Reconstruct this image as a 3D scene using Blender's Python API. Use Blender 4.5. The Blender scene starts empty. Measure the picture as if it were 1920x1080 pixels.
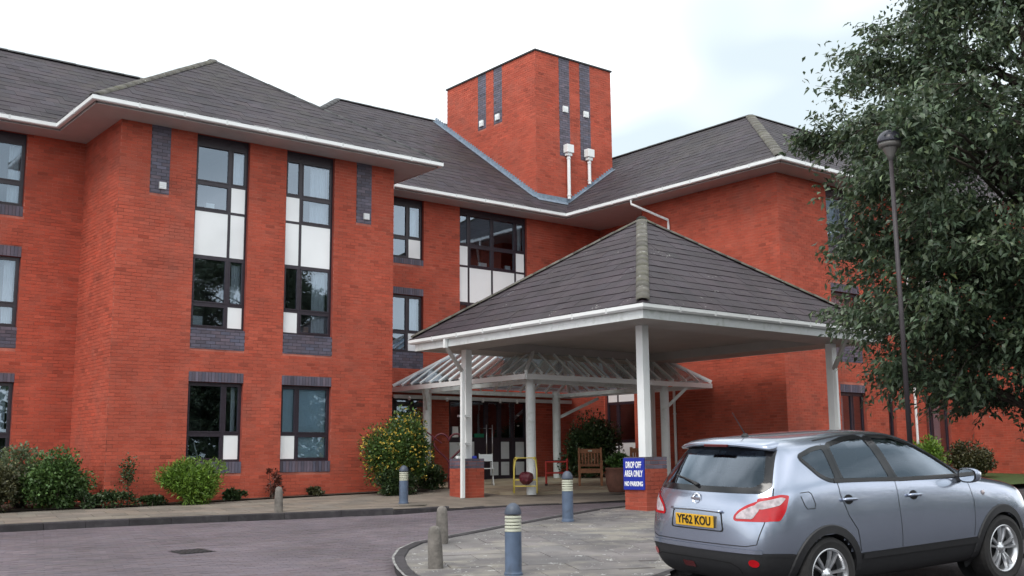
import bpy, bmesh, math, random
import numpy as np
from mathutils import Vector, Matrix
from mathutils.bvhtree import BVHTree
R = math.radians
random.seed(7); rng = np.random.default_rng(7)
scene = bpy.context.scene
col = scene.collection

# ------------------------------------------------------------------ camera
cam_d = bpy.data.cameras.new('camera'); cam = bpy.data.objects.new('camera', cam_d); col.objects.link(cam)
def cam_matrix(yaw, pitch, roll):
    f = Vector((math.cos(yaw)*math.cos(pitch), math.sin(yaw)*math.cos(pitch), math.sin(pitch)))
    r = Vector((math.sin(yaw), -math.cos(yaw), 0)); d = f.cross(r)
    c, s = math.cos(roll), math.sin(roll)
    r2 = c*r + s*d; d2 = -s*r + c*d
    return Matrix((( r2.x, -d2.x, -f.x, 0), (r2.y, -d2.y, -f.y, 0), (r2.z, -d2.z, -f.z, 0), (0, 0, 0, 1)))
cam.matrix_world = cam_matrix(R(51.2123), R(8.9473), R(0.5064))
cam_d.sensor_width = 36; cam_d.lens = 2038/1920*36
cam_d.clip_start = .05; cam_d.clip_end = 2000
scene.camera = cam

# ------------------------------------------------------------------ sky, sun, exposure
w = bpy.data.worlds.new('World'); scene.world = w; w.use_nodes = True
nt = w.node_tree; nt.nodes.clear()
out = nt.nodes.new('ShaderNodeOutputWorld')
sky = nt.nodes.new('ShaderNodeTexSky'); sky.sky_type = 'NISHITA'; sky.sun_disc = False
SUN_EL, SUN_AZ = R(52), R(205)        # azimuth of the sun seen from the place, measured from +X
sky.sun_elevation = SUN_EL; sky.sun_rotation = R(90) - SUN_AZ
b1 = nt.nodes.new('ShaderNodeBackground'); b1.inputs['Strength'].default_value = .1
nt.links.new(sky.outputs[0], b1.inputs['Color'])
tc = nt.nodes.new('ShaderNodeTexCoord'); mp = nt.nodes.new('ShaderNodeMapping'); mp.inputs['Scale'].default_value = (1, 1, 2.2)
nz = nt.nodes.new('ShaderNodeTexNoise'); nz.inputs['Scale'].default_value = 1.9; nz.inputs['Detail'].default_value = 3
rp = nt.nodes.new('ShaderNodeValToRGB')
rp.color_ramp.elements[0].position = .40; rp.color_ramp.elements[0].color = (.34, .385, .40, 1)
rp.color_ramp.elements[1].position = .66; rp.color_ramp.elements[1].color = (1, 1, 1, 1)
b2 = nt.nodes.new('ShaderNodeBackground'); b2.inputs['Strength'].default_value = .95
mx = nt.nodes.new('ShaderNodeMixShader'); mx.inputs[0].default_value = .9
nt.links.new(tc.outputs['Generated'], mp.inputs[0]); nt.links.new(mp.outputs[0], nz.inputs['Vector'])
nt.links.new(nz.outputs[0], rp.inputs[0]); nt.links.new(rp.outputs[0], b2.inputs['Color'])
nt.links.new(b1.outputs[0], mx.inputs[1]); nt.links.new(b2.outputs[0], mx.inputs[2]); nt.links.new(mx.outputs[0], out.inputs[0])
sd = bpy.data.lights.new('sun', 'SUN'); sd.energy = .7; sd.angle = R(25); sd.color = (1, .96, .9)
so = bpy.data.objects.new('sun', sd); col.objects.link(so)
sdir = Vector((math.cos(SUN_AZ)*math.cos(SUN_EL), math.sin(SUN_AZ)*math.cos(SUN_EL), math.sin(SUN_EL)))
so.rotation_euler = sdir.to_track_quat('Z', 'Y').to_euler(); so.location = sdir*40
vs = scene.view_settings; vs.view_transform = 'Standard'; vs.look = 'None'; vs.gamma = 1; vs.use_curve_mapping = False
vs.exposure = 1.38
scene.cycles.max_bounces = 8; scene.cycles.transparent_max_bounces = 24

# ------------------------------------------------------------------ materials
def nodes(name):
    m = bpy.data.materials.new(name); m.use_nodes = True
    n = m.node_tree.nodes; return m, n, m.node_tree.links, n['Principled BSDF']
def mat(name, c, rough=.6, var=.12, scale=6, metal=0, coat=0, attr=False, bump=0, bscale=60, spec=.5, tint=None, aniso=None):
    """plain procedural material: base colour x two-octave noise (x per-piece colour attribute)"""
    m, n, l, p = nodes(name)
    p.inputs['Roughness'].default_value = rough; p.inputs['Metallic'].default_value = metal
    p.inputs['Coat Weight'].default_value = coat; p.inputs['Coat Roughness'].default_value = .06
    p.inputs['Specular IOR Level'].default_value = spec
    t = n.new('ShaderNodeNewGeometry'); nz = n.new('ShaderNodeTexNoise'); nz.inputs['Scale'].default_value = scale; nz.inputs['Detail'].default_value = 6
    mpn = n.new('ShaderNodeMapping'); l.new(t.outputs['Position'], mpn.inputs[0]); l.new(mpn.outputs[0], nz.inputs['Vector'])
    if aniso: mpn.inputs['Scale'].default_value = aniso
    r = n.new('ShaderNodeValToRGB'); r.color_ramp.elements[0].position = .3; r.color_ramp.elements[1].position = .7
    k0 = [max(0, x*(1-var)) for x in c]; k1 = [min(1, x*(1+var)) for x in (tint or c)]
    r.color_ramp.elements[0].color = (*k0, 1); r.color_ramp.elements[1].color = (*k1, 1)
    l.new(nz.outputs[0], r.inputs[0]); src = r.outputs[0]
    if attr:
        a = n.new('ShaderNodeVertexColor'); a.layer_name = 'Col'
        mm = n.new('ShaderNodeMix'); mm.data_type = 'RGBA'; mm.blend_type = 'MULTIPLY'; mm.inputs[0].default_value = 1
        l.new(src, mm.inputs[6]); l.new(a.outputs[0], mm.inputs[7]); src = mm.outputs[2]
    l.new(src, p.inputs['Base Color'])
    if bump:
        nb = n.new('ShaderNodeTexNoise'); nb.inputs['Scale'].default_value = bscale; nb.inputs['Detail'].default_value = 5
        l.new(t.outputs['Position'], nb.inputs['Vector'])
        b = n.new('ShaderNodeBump'); b.inputs['Strength'].default_value = bump; b.inputs['Distance'].default_value = .02
        l.new(nb.outputs[0], b.inputs['Height']); l.new(b.outputs[0], p.inputs['Normal'])
    return m
def spots(m, c, scale=30, lo=.62, hi=.68, amount=.8, big=2.5):
    """scatter patches (lichen, moss, paint wear) of colour c over a material"""
    n, l = m.node_tree.nodes, m.node_tree.links; p = n['Principled BSDF']
    src = p.inputs['Base Color'].links[0].from_socket
    t = n.new('ShaderNodeNewGeometry'); a = n.new('ShaderNodeTexNoise'); a.inputs['Scale'].default_value = scale; a.inputs['Detail'].default_value = 3
    b = n.new('ShaderNodeTexNoise'); b.inputs['Scale'].default_value = big
    l.new(t.outputs['Position'], a.inputs['Vector']); l.new(t.outputs['Position'], b.inputs['Vector'])
    ad = n.new('ShaderNodeMath'); ad.operation = 'MULTIPLY_ADD'; ad.inputs[1].default_value = .55; l.new(b.outputs[0], ad.inputs[0])
    s = n.new('ShaderNodeMath'); s.operation = 'MULTIPLY'; s.inputs[1].default_value = .55; l.new(a.outputs[0], s.inputs[0]); l.new(s.outputs[0], ad.inputs[2])
    mr = n.new('ShaderNodeMapRange'); mr.inputs[1].default_value = lo; mr.inputs[2].default_value = hi; mr.inputs[4].default_value = amount
    l.new(ad.outputs[0], mr.inputs[0])
    mm = n.new('ShaderNodeMix'); mm.data_type = 'RGBA'; l.new(mr.outputs[0], mm.inputs[0]); l.new(src, mm.inputs[6]); mm.inputs[7].default_value = (*c, 1)
    l.new(mm.outputs[2], p.inputs['Base Color']); return m
def glass(name, tint=(1, 1, 1), ior=1.5, boost=1.6, rough=0.0):
    m, n, l, p = nodes(name); n.remove(p); o = n['Material Output']
    tr = n.new('ShaderNodeBsdfTransparent'); tr.inputs[0].default_value = (*tint, 1)
    g = n.new('ShaderNodeBsdfGlossy'); g.inputs['Roughness'].default_value = rough; g.inputs[0].default_value = (.72, .85, 1, 1)
    f = n.new('ShaderNodeFresnel'); f.inputs[0].default_value = ior
    k = n.new('ShaderNodeMath'); k.operation = 'MULTIPLY'; k.inputs[1].default_value = boost; k.use_clamp = True
    mxs = n.new('ShaderNodeMixShader'); l.new(f.outputs[0], k.inputs[0]); l.new(k.outputs[0], mxs.inputs[0])
    l.new(tr.outputs[0], mxs.inputs[1]); l.new(g.outputs[0], mxs.inputs[2]); l.new(mxs.outputs[0], o.inputs[0]); return m
def leafmat(name, c, trans=.25, rough=.5):
    m, n, l, p = nodes(name); o = n['Material Output']
    a = n.new('ShaderNodeVertexColor'); a.layer_name = 'Col'
    mm = n.new('ShaderNodeMix'); mm.data_type = 'RGBA'; mm.blend_type = 'MULTIPLY'; mm.inputs[0].default_value = 1
    mm.inputs[6].default_value = (*c, 1); l.new(a.outputs[0], mm.inputs[7]); l.new(mm.outputs[2], p.inputs['Base Color'])
    p.inputs['Roughness'].default_value = rough
    t = n.new('ShaderNodeBsdfTranslucent'); l.new(mm.outputs[2], t.inputs[0])
    mxs = n.new('ShaderNodeMixShader'); mxs.inputs[0].default_value = trans
    l.new(p.outputs[0], mxs.inputs[1]); l.new(t.outputs[0], mxs.inputs[2]); l.new(mxs.outputs[0], o.inputs[0]); return m

M = {}
M['brick'] = spots(mat('red_brick', (.455, .086, .048), .85, .12, 1.0, attr=True, bump=.3, bscale=90), (.33, .10, .07), 3, .56, .75, .5, .6)
M['mortar'] = mat('red_mortar', (.33, .085, .06), .9, .3, 2.0, tint=(.50, .17, .12), bump=.3)
M['blue'] = mat('blue_engineering_brick', (.105, .092, .125), .55, .15, 4, attr=True, bump=.2)
M['bluemortar'] = mat('dark_mortar', (.06, .055, .065), .8, .2, 5)
M['slate'] = spots(mat('roof_slate', (.043, .0355, .043), .7, .22, .5, attr=True, bump=.2, bscale=70, spec=.3), (.060, .055, .046), 4, .54, .76, .55, .35)
M['slate_c'] = spots(spots(mat('canopy_slate', (.034, .024, .031), .68, .2, 1.2, attr=True, bump=.25, bscale=70), (.085, .07, .06), 6, .62, .78, .5, .7), (.5, .5, .47), 24, .73, .745, .85, 2.2)
M['ridge'] = spots(spots(mat('ridge_tile', (.105, .098, .085), .85, .25, 8, attr=True, bump=.5, bscale=50), (.11, .11, .065), 9, .54, .72, .5, 1.3), (.5, .5, .46), 26, .70, .72, .8, 4)
M['lead'] = mat('lead_flashing', (.22, .28, .35), .45, .25, 9, metal=.2, bump=.3)
M['white'] = mat('white_upvc', (.82, .84, .84), .35, .04, 3, spec=.4)
M['whited'] = spots(mat('weathered_white_paint', (.74, .77, .77), .5, .06, 4), (.42, .47, .40), 9, .58, .72, .5, 2)
M['soffit'] = mat('soffit_board', (.50, .46, .45), .6, .06, 3)
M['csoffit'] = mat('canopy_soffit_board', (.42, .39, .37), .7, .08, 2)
M['frame'] = mat('dark_brown_window_frame', (.030, .022, .032), .38, .2, 12)
M['panel'] = mat('white_spandrel_panel', (.90, .92, .93), .12, .02, 3, coat=.6)
M['panelg'] = mat('grey_white_door_panel', (.62, .65, .67), .3, .05, 3)
M['glass'] = glass('window_glass', (.80, .88, .92), 1.5, 5.2)
M['cglass'] = glass('canopy_glass', (.80, .87, .86), 1.45, 1.8, .04)
def film(m, f):                                # rain-dulled film on the panes
    n, l = m.node_tree.nodes, m.node_tree.links; o = n['Material Output']; src = o.inputs[0].links[0].from_socket
    t = n.new('ShaderNodeBsdfTranslucent'); t.inputs[0].default_value = (.8, .84, .84, 1); d = n.new('ShaderNodeBsdfDiffuse'); d.inputs[0].default_value = (.7, .74, .74, 1)
    a = n.new('ShaderNodeMixShader'); a.inputs[0].default_value = .5; l.new(t.outputs[0], a.inputs[1]); l.new(d.outputs[0], a.inputs[2])
    nz = n.new('ShaderNodeTexNoise'); nz.inputs['Scale'].default_value = 5; tcn = n.new('ShaderNodeTexCoord'); l.new(tcn.outputs['Object'], nz.inputs['Vector'])
    mr = n.new('ShaderNodeMapRange'); mr.inputs[1].default_value = .3; mr.inputs[2].default_value = .7; mr.inputs[3].default_value = f*.5; mr.inputs[4].default_value = f*1.5; l.new(nz.outputs[0], mr.inputs[0])
    b = n.new('ShaderNodeMixShader'); l.new(mr.outputs[0], b.inputs[0]); l.new(src, b.inputs[1]); l.new(a.outputs[0], b.inputs[2]); l.new(b.outputs[0], o.inputs[0])
film(M['cglass'], .13)
M['carglass'] = glass('car_glass', (.52, .58, .57), 1.5, 2.2)
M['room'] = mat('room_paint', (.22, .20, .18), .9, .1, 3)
M['curtain'] = mat('curtain_cloth', (.62, .66, .70), .9, .12, 20, aniso=(4, 4, .4))
M['blind'] = mat('blue_roller_blind', (.60, .74, .80), .9, .06, 4)
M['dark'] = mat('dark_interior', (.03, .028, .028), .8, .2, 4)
M['conc'] = spots(mat('weathered_concrete', (.16, .145, .13), .9, .3, 9, bump=.6, bscale=40), (.07, .065, .06), 7, .58, .74, .7, 3)
M['steel'] = mat('brushed_steel', (.6, .6, .6), .3, .05, 20, metal=1)
def put(name, **k): M[name] = mat(name, **k)
put('bollard_blue', c=(.085, .12, .185), rough=.45, var=.18, scale=7)
spots(M['bollard_blue'], (.05, .06, .08), 12, .60, .74, .6, 4)
put('bollard_cap', c=(.06, .075, .105), rough=.5, var=.12, scale=10)
put('louvre', c=(.52, .53, .43), rough=.4, var=.05, scale=10)
put('wood', c=(.27, .105, .042), rough=.55, var=.3, scale=9, aniso=(6, 6, 1))
put('yellow_paint', c=(.62, .50, .10), rough=.4, var=.08, scale=10)
put('red_paint', c=(.50, .035, .025), rough=.4, var=.1, scale=10)
put('maroon', c=(.10, .012, .022), rough=.5, var=.2, scale=20)
put('sign_blue', c=(.012, .03, .33), rough=.35, var=.04, scale=5)
put('sign_white', c=(.85, .86, .86), rough=.4, var=.02, scale=5)
put('terracotta', c=(.13, .055, .038), rough=.85, var=.25, scale=9)
put('soil', c=(.045, .032, .022), rough=.95, var=.4, scale=9, bump=.8, bscale=30)
put('bark', c=(.06, .045, .035), rough=.9, var=.35, scale=14, bump=.7)
put('black_iron', c=(.02, .02, .022), rough=.6, var=.2, scale=14)
put('post_grey', c=(.04, .032, .036), rough=.55, var=.15, scale=10)
put('lamp_globe', c=(.04, .04, .055), rough=.35, var=.1, scale=10)
put('lamp_lens', c=(.16, .15, .14), rough=.3, var=.05, scale=10)

# ------------------------------------------------------------------ mesh builder and object helpers
V = Vector
class MB:
    def __init__(s): s.v = []; s.f = []; s.m = []; s.c = []; s.hasc = False
    def add(s, vs, fs, m=0, c=None):
        o = len(s.v); s.v += [tuple(v) for v in vs]
        for f in fs: s.f.append(tuple(i+o for i in f)); s.m.append(m); s.c.append(c or (1, 1, 1))
        if c: s.hasc = True
        return s
    def box(s, x0, x1, y0, y1, z0, z1, m=0, c=None):
        vs = [(x0,y0,z0),(x1,y0,z0),(x1,y1,z0),(x0,y1,z0),(x0,y0,z1),(x1,y0,z1),(x1,y1,z1),(x0,y1,z1)]
        return s.add(vs, [(3,2,1,0),(4,5,6,7),(0,1,5,4),(1,2,6,5),(2,3,7,6),(3,0,4,7)], m, c)
    def obox(s, o, a, b, d, m=0, c=None):
        o, a, b, d = V(o), V(a), V(b), V(d)      # corner + three edge vectors
        if a.cross(b).dot(d) < 0: a, b = b, a
        vs = [o, o+a, o+a+b, o+b, o+d, o+a+d, o+a+b+d, o+b+d]
        return s.add(vs, [(3,2,1,0),(4,5,6,7),(0,1,5,4),(1,2,6,5),(2,3,7,6),(3,0,4,7)], m, c)
    def beam(s, p0, p1, w, h, up=(0,0,1), m=0):
        p0, p1 = V(p0), V(p1); d = (p1-p0); x = d.cross(V(up)).normalized(); z = x.cross(d).normalized()
        return s.obox(p0 - x*w/2 - z*h/2, d, x*w, z*h, m)
    def tube(s, pts, r, n=10, m=0, caps=True):
        pts = [V(p) for p in pts]; rr = r if isinstance(r, (list, tuple)) else [r]*len(pts); vs = []
        ref = V((0, 0, 1)) if abs((pts[-1]-pts[0]).normalized().z) < .9 else V((1, 0, 0))
        for i, p in enumerate(pts):
            d = (pts[min(i+1, len(pts)-1)] - pts[max(i-1, 0)]).normalized()
            x = d.cross(ref).normalized(); y = d.cross(x)
            vs += [p + (x*math.cos(2*math.pi*k/n) + y*math.sin(2*math.pi*k/n))*rr[i] for k in range(n)]
        fs = [(i*n+k, i*n+(k+1) % n, (i+1)*n+(k+1) % n, (i+1)*n+k) for i in range(len(pts)-1) for k in range(n)]
        if caps: fs += [tuple(range(n))[::-1], tuple(range((len(pts)-1)*n, len(pts)*n))]
        return s.add(vs, fs, m)
    def lathe(s, prof, c=(0,0,0), n=20, m=0):
        vs = [(c[0]+r*math.cos(2*math.pi*k/n), c[1]+r*math.sin(2*math.pi*k/n), c[2]+z) for r, z in prof for k in range(n)]
        fs = [(i*n+k, i*n+(k+1) % n, (i+1)*n+(k+1) % n, (i+1)*n+k) for i in range(len(prof)-1) for k in range(n)]
        fs += [tuple(range(n))[::-1], tuple(range((len(prof)-1)*n, len(prof)*n))]
        return s.add(vs, fs, m)
    def prism(s, poly, d, m=0, c=None):       # polygon (3-D points) swept by vector d
        poly = [V(p) for p in poly]; d = V(d); n = len(poly)
        nn = sum(((poly[i]-poly[0]).cross(poly[(i+1) % n]-poly[0]) for i in range(n)), V((0,0,0)))
        if nn.dot(d) > 0: poly = poly[::-1]
        vs = poly + [p+d for p in poly]
        return s.add(vs, [tuple(range(n)), tuple(range(n, 2*n))[::-1]] + [(i, n+i, n+(i+1) % n, (i+1) % n) for i in range(n)], m, c)
    def mesh(s, name, smooth=False):
        me = bpy.data.meshes.new(name); me.from_pydata(s.v, [], s.f)
        if s.hasc: setcol(me, s.c)
        if any(s.m): me.polygons.foreach_set('material_index', s.m)
        if smooth: me.polygons.foreach_set('use_smooth', [True]*len(s.f))
        me.update(); return me
    def build(s, name, mats, parent=None, smooth=False, bevel=0):
        me = s.mesh(name, smooth)
        for k in (mats if isinstance(mats, (list, tuple)) else [mats]): me.materials.append(M[k] if isinstance(k, str) else k)
        return link(name, me, parent, bevel)
def setcol(me, fc):
    a = me.color_attributes.new('Col', 'FLOAT_COLOR', 'CORNER')
    cnt = np.zeros(len(me.polygons), int); me.polygons.foreach_get('loop_total', cnt)
    fc = np.asarray(fc, float); fc = np.concatenate([fc, np.ones((len(fc), 1))], 1)
    a.data.foreach_set('color', np.repeat(fc, cnt, 0).ravel())
def link(name, me, parent=None, bevel=0):
    o = bpy.data.objects.new(name, me); col.objects.link(o)
    if parent is not None: hook(o, parent)
    if bevel:
        b = o.modifiers.new('bevel', 'BEVEL'); b.width = bevel; b.segments = 2; b.limit_method = 'ANGLE'; b.angle_limit = R(40)
    return o
def wloc(p):
    t = V(p.location)
    return t
def hook(o, p):
    o.parent = p
    if p.get('_w'):                            # parts of this thing are written in world coordinates
        o.matrix_parent_inverse = Matrix.Translation(-V(p['_w']))
def tag(o, label, cat=None, group=None, kind=None):
    if label: o['label'] = label
    if cat: o['category'] = cat
    if group: o['group'] = group
    if kind: o['kind'] = kind
    return o
def thing(name, label, cat, loc=(0,0,0), rot=(0,0,0), group=None, world=False):
    o = bpy.data.objects.new(name, None); col.objects.link(o); o.location = loc; o.rotation_euler = rot
    o.empty_display_size = .2; tag(o, label, cat, group)
    if world: o['_w'] = tuple(loc)
    return o
def dup(root, loc, rz=None, label=None):
    r = root.copy(); col.objects.link(r); r.location = loc
    if rz is not None: r.rotation_euler = (0, 0, rz)
    if label: r['label'] = label
    for ch in list(root.children):
        c = ch.copy(); col.objects.link(c); c.parent = r
        for g in list(ch.children):
            d = g.copy(); col.objects.link(d); d.parent = c
    return r
def smoothstep(a, b, x): t = min(1, max(0, (x-a)/(b-a))); return t*t*(3-2*t)
def G(x, y):                                   # the sloping carriageway
    d = min(max(.6265*x + .7794*y, -14), 42)
    k = .0219*.6265 + .0273*.7794
    e = -.7794*x + .6265*y; e = min(max(e, -25), 25); ke = -.0219*.7794 + .0273*.6265
    z = -1.78 + k*d + ke*e
    return z + .0235*min(max(0, x-8.7), 5)*(1-smoothstep(7.3, 8.4, y))*smoothstep(1, 3, y)
KERB = .11
def P(x, y): return G(x, y) + KERB             # pavements stand a kerb above it
def text_mesh(txt, size, name, bold=0):
    cu = bpy.data.curves.new(name, 'FONT'); cu.body = txt; cu.size = size; cu.align_x = 'CENTER'; cu.align_y = 'CENTER'
    cu.extrude = .003; cu.offset = bold; cu.resolution_u = 3
    t = bpy.data.objects.new(name, cu); col.objects.link(t)
    dg = bpy.context.evaluated_depsgraph_get(); me = bpy.data.meshes.new_from_object(t.evaluated_get(dg))
    bpy.data.objects.remove(t); return me

# ================================================================== brickwork
class Wall:
    def __init__(s, O, U, N): s.O, s.U, s.N = V(O), V(U), V(N)
    def pt(s, u, z, d=0): return s.O + s.U*u + V((0, 0, z)) - s.N*d
BL, BH, JT = .215, .065, .010
def brick_list(u0, u1, z0, z1, holes, zbase=-1.2, L=BL, soldier=False):
    outl = []
    if soldier:
        n = max(1, round((u1-u0)/.075)); w = (u1-u0)/n
        return [(u0+i*w+JT/2, u0+(i+1)*w-JT/2, z0+.004, z1-.004) for i in range(n)]
    k = math.floor((z0-zbase)/(BH+JT))
    while True:
        za = zbase + k*(BH+JT); zb = za + BH; k += 1
        if za >= z1: break
        a, b = max(za, z0), min(zb, z1)
        if b-a < .012: continue
        iv = [(u0, u1)]
        for h in holes:
            if h[2] < b-.004 and h[3] > a+.004:
                nv = []
                for p, q in iv:
                    if h[1] <= p or h[0] >= q: nv.append((p, q)); continue
                    if h[0] > p: nv.append((p, h[0]))
                    if h[1] < q: nv.append((h[1], q))
                iv = nv
        s = u0 - (L+JT)*(.5 if k % 2 else 0) - .2
        j = math.floor((u0-s)/(L+JT)); x = s + j*(L+JT)
        while x < u1:
            for p, q in iv:
                c, d = max(x, p), min(x+L, q)
                if d-c > .02: outl.append((c, d, a, b))
            x += L+JT
    return outl
def brick_cols(n, blue=False):
    v = rng.normal(.98, .065, n); dk = rng.random(n) < .08; v = np.where(dk, v*.78, v)
    h = rng.normal(0, .05, n)
    return np.clip(np.stack([v, v*(1+h), v*(1+h*1.4)], 1), .3, 1.4)
def brick_mesh(name, W, bl, depth=.006, proud=0.0, cols=None):
    n = len(bl); b = np.array(bl); O, U, N = np.array(W.O), np.array(W.U), np.array(W.N)
    u = np.stack([b[:,0], b[:,1], b[:,1], b[:,0]], 1); z = np.stack([b[:,2], b[:,2], b[:,3], b[:,3]], 1)
    p = O + u[..., None]*U + z[..., None]*np.array([0, 0, 1.])
    jit = rng.normal(0, .0009, n)[:, None, None]*N
    front = p + N*proud + jit; back = p - N*depth
    vs = np.concatenate([front, back], 1).reshape(-1, 3)
    f = np.array([[0,1,2,3],[1,0,4,5],[2,1,5,6],[3,2,6,7],[0,3,7,4]])
    if np.cross(U, [0,0,1.])@N < 0: f = f[:, ::-1]
    fs = (np.arange(n)[:, None, None]*8 + f[None]).reshape(-1, 4)
    me = bpy.data.meshes.new(name); me.from_pydata(vs.tolist(), [], fs.tolist())
    setcol(me, np.repeat(brick_cols(n) if cols is None else cols, 5, 0)); me.update(); return me
def wall_part(parent, W, u0, u1, z0, z1, holes=(), pick=None, name='brick_wall', bm='brick', mm='mortar', label=None, dmin=.10):
    """mortar backing with openings and reveals, plus every brick; `pick` returns the bricks that become objects"""
    op = [h for h in holes if len(h) == 4]
    us = sorted({u0, u1, *[x for h in op for x in h[:2] if u0 < x < u1]}); zs = sorted({z0, z1, *[x for h in op for x in h[2:] if z0 < x < z1]})
    mb = MB()
    for i in range(len(us)-1):
        for j in range(len(zs)-1):
            a, b, c, d = us[i], us[i+1], zs[j], zs[j+1]
            if any(h[0] <= a+1e-6 and h[1] >= b-1e-6 and h[2] <= c+1e-6 and h[3] >= d-1e-6 for h in op): continue
            mb.add([W.pt(a,c,.006), W.pt(b,c,.006), W.pt(b,d,.006), W.pt(a,d,.006)], [(0,1,2,3)])
            mb.add([W.pt(a,c,.14), W.pt(b,c,.14), W.pt(b,d,.14), W.pt(a,d,.14)], [(3,2,1,0)])
    for h in op:
        a, b, c, d = max(h[0],u0), min(h[1],u1), max(h[2],z0), min(h[3],z1)
        q = [(a,c),(b,c),(b,d),(a,d)]
        for i in range(4):
            (p1, p2), (q1, q2) = q[i], q[(i+1) % 4]
            mb.add([W.pt(p1,p2,.003), W.pt(q1,q2,.003), W.pt(q1,q2,.14), W.pt(p1,p2,.14)], [(0,1,2,3)], 1)
    o = mb.build(name, [mm, bm if bm == 'blue' else 'reveal'], parent)
    if label: o['label'] = label
    bl = brick_list(u0, u1, z0, z1, [h[:4] for h in holes])
    if pick:
        pk = [b for b in bl if pick(b)][:300]; st = set(pk); bl = [b for b in bl if b not in st]
        var = []
        for k in range(6):
            me = brick_mesh('brick', Wall((0,0,0), W.U, W.N), [(-BL/2, BL/2, -BH/2, BH/2)], cols=brick_cols(1)); me.materials.append(M[bm]); var.append(me)
        for b in pk:
            c = link('brick', random.choice(var)); c.location = W.pt((b[0]+b[1])/2, (b[2]+b[3])/2) + W.N*random.gauss(0, .0008)
            c.parent = o
            if parent.get('_w'): pass
    if bl:
        me = brick_mesh('brickwork', W, bl); me.materials.append(M[bm]); s = link('brickwork', me); s.parent = o; s['kind'] = 'stuff'
    return o
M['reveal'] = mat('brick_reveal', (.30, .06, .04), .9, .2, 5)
def blue_panel(parent, W, u0, u1, z0, z1, soldier=False, name='blue_brick_panel', proud=.002):
    bl = brick_list(u0, u1, z0, z1, [], soldier=soldier)
    n = len(bl); v = np.clip(rng.normal(1, .16, n), .5, 1.6); h = rng.normal(0, .06, n)
    me = brick_mesh(name, W, bl, proud=proud, cols=np.stack([v*(1+h), v, v*(1-h*.5)], 1)); me.materials.append(M['blue'])
    o = link(name, me, parent)
    mb = MB(); mb.add([W.pt(u0,z0,.004), W.pt(u1,z0,.004), W.pt(u1,z1,.004), W.pt(u0,z1,.004)], [(0,1,2,3)])
    k = mb.build('dark_joint', 'bluemortar'); k.parent = o
    return o
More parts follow.
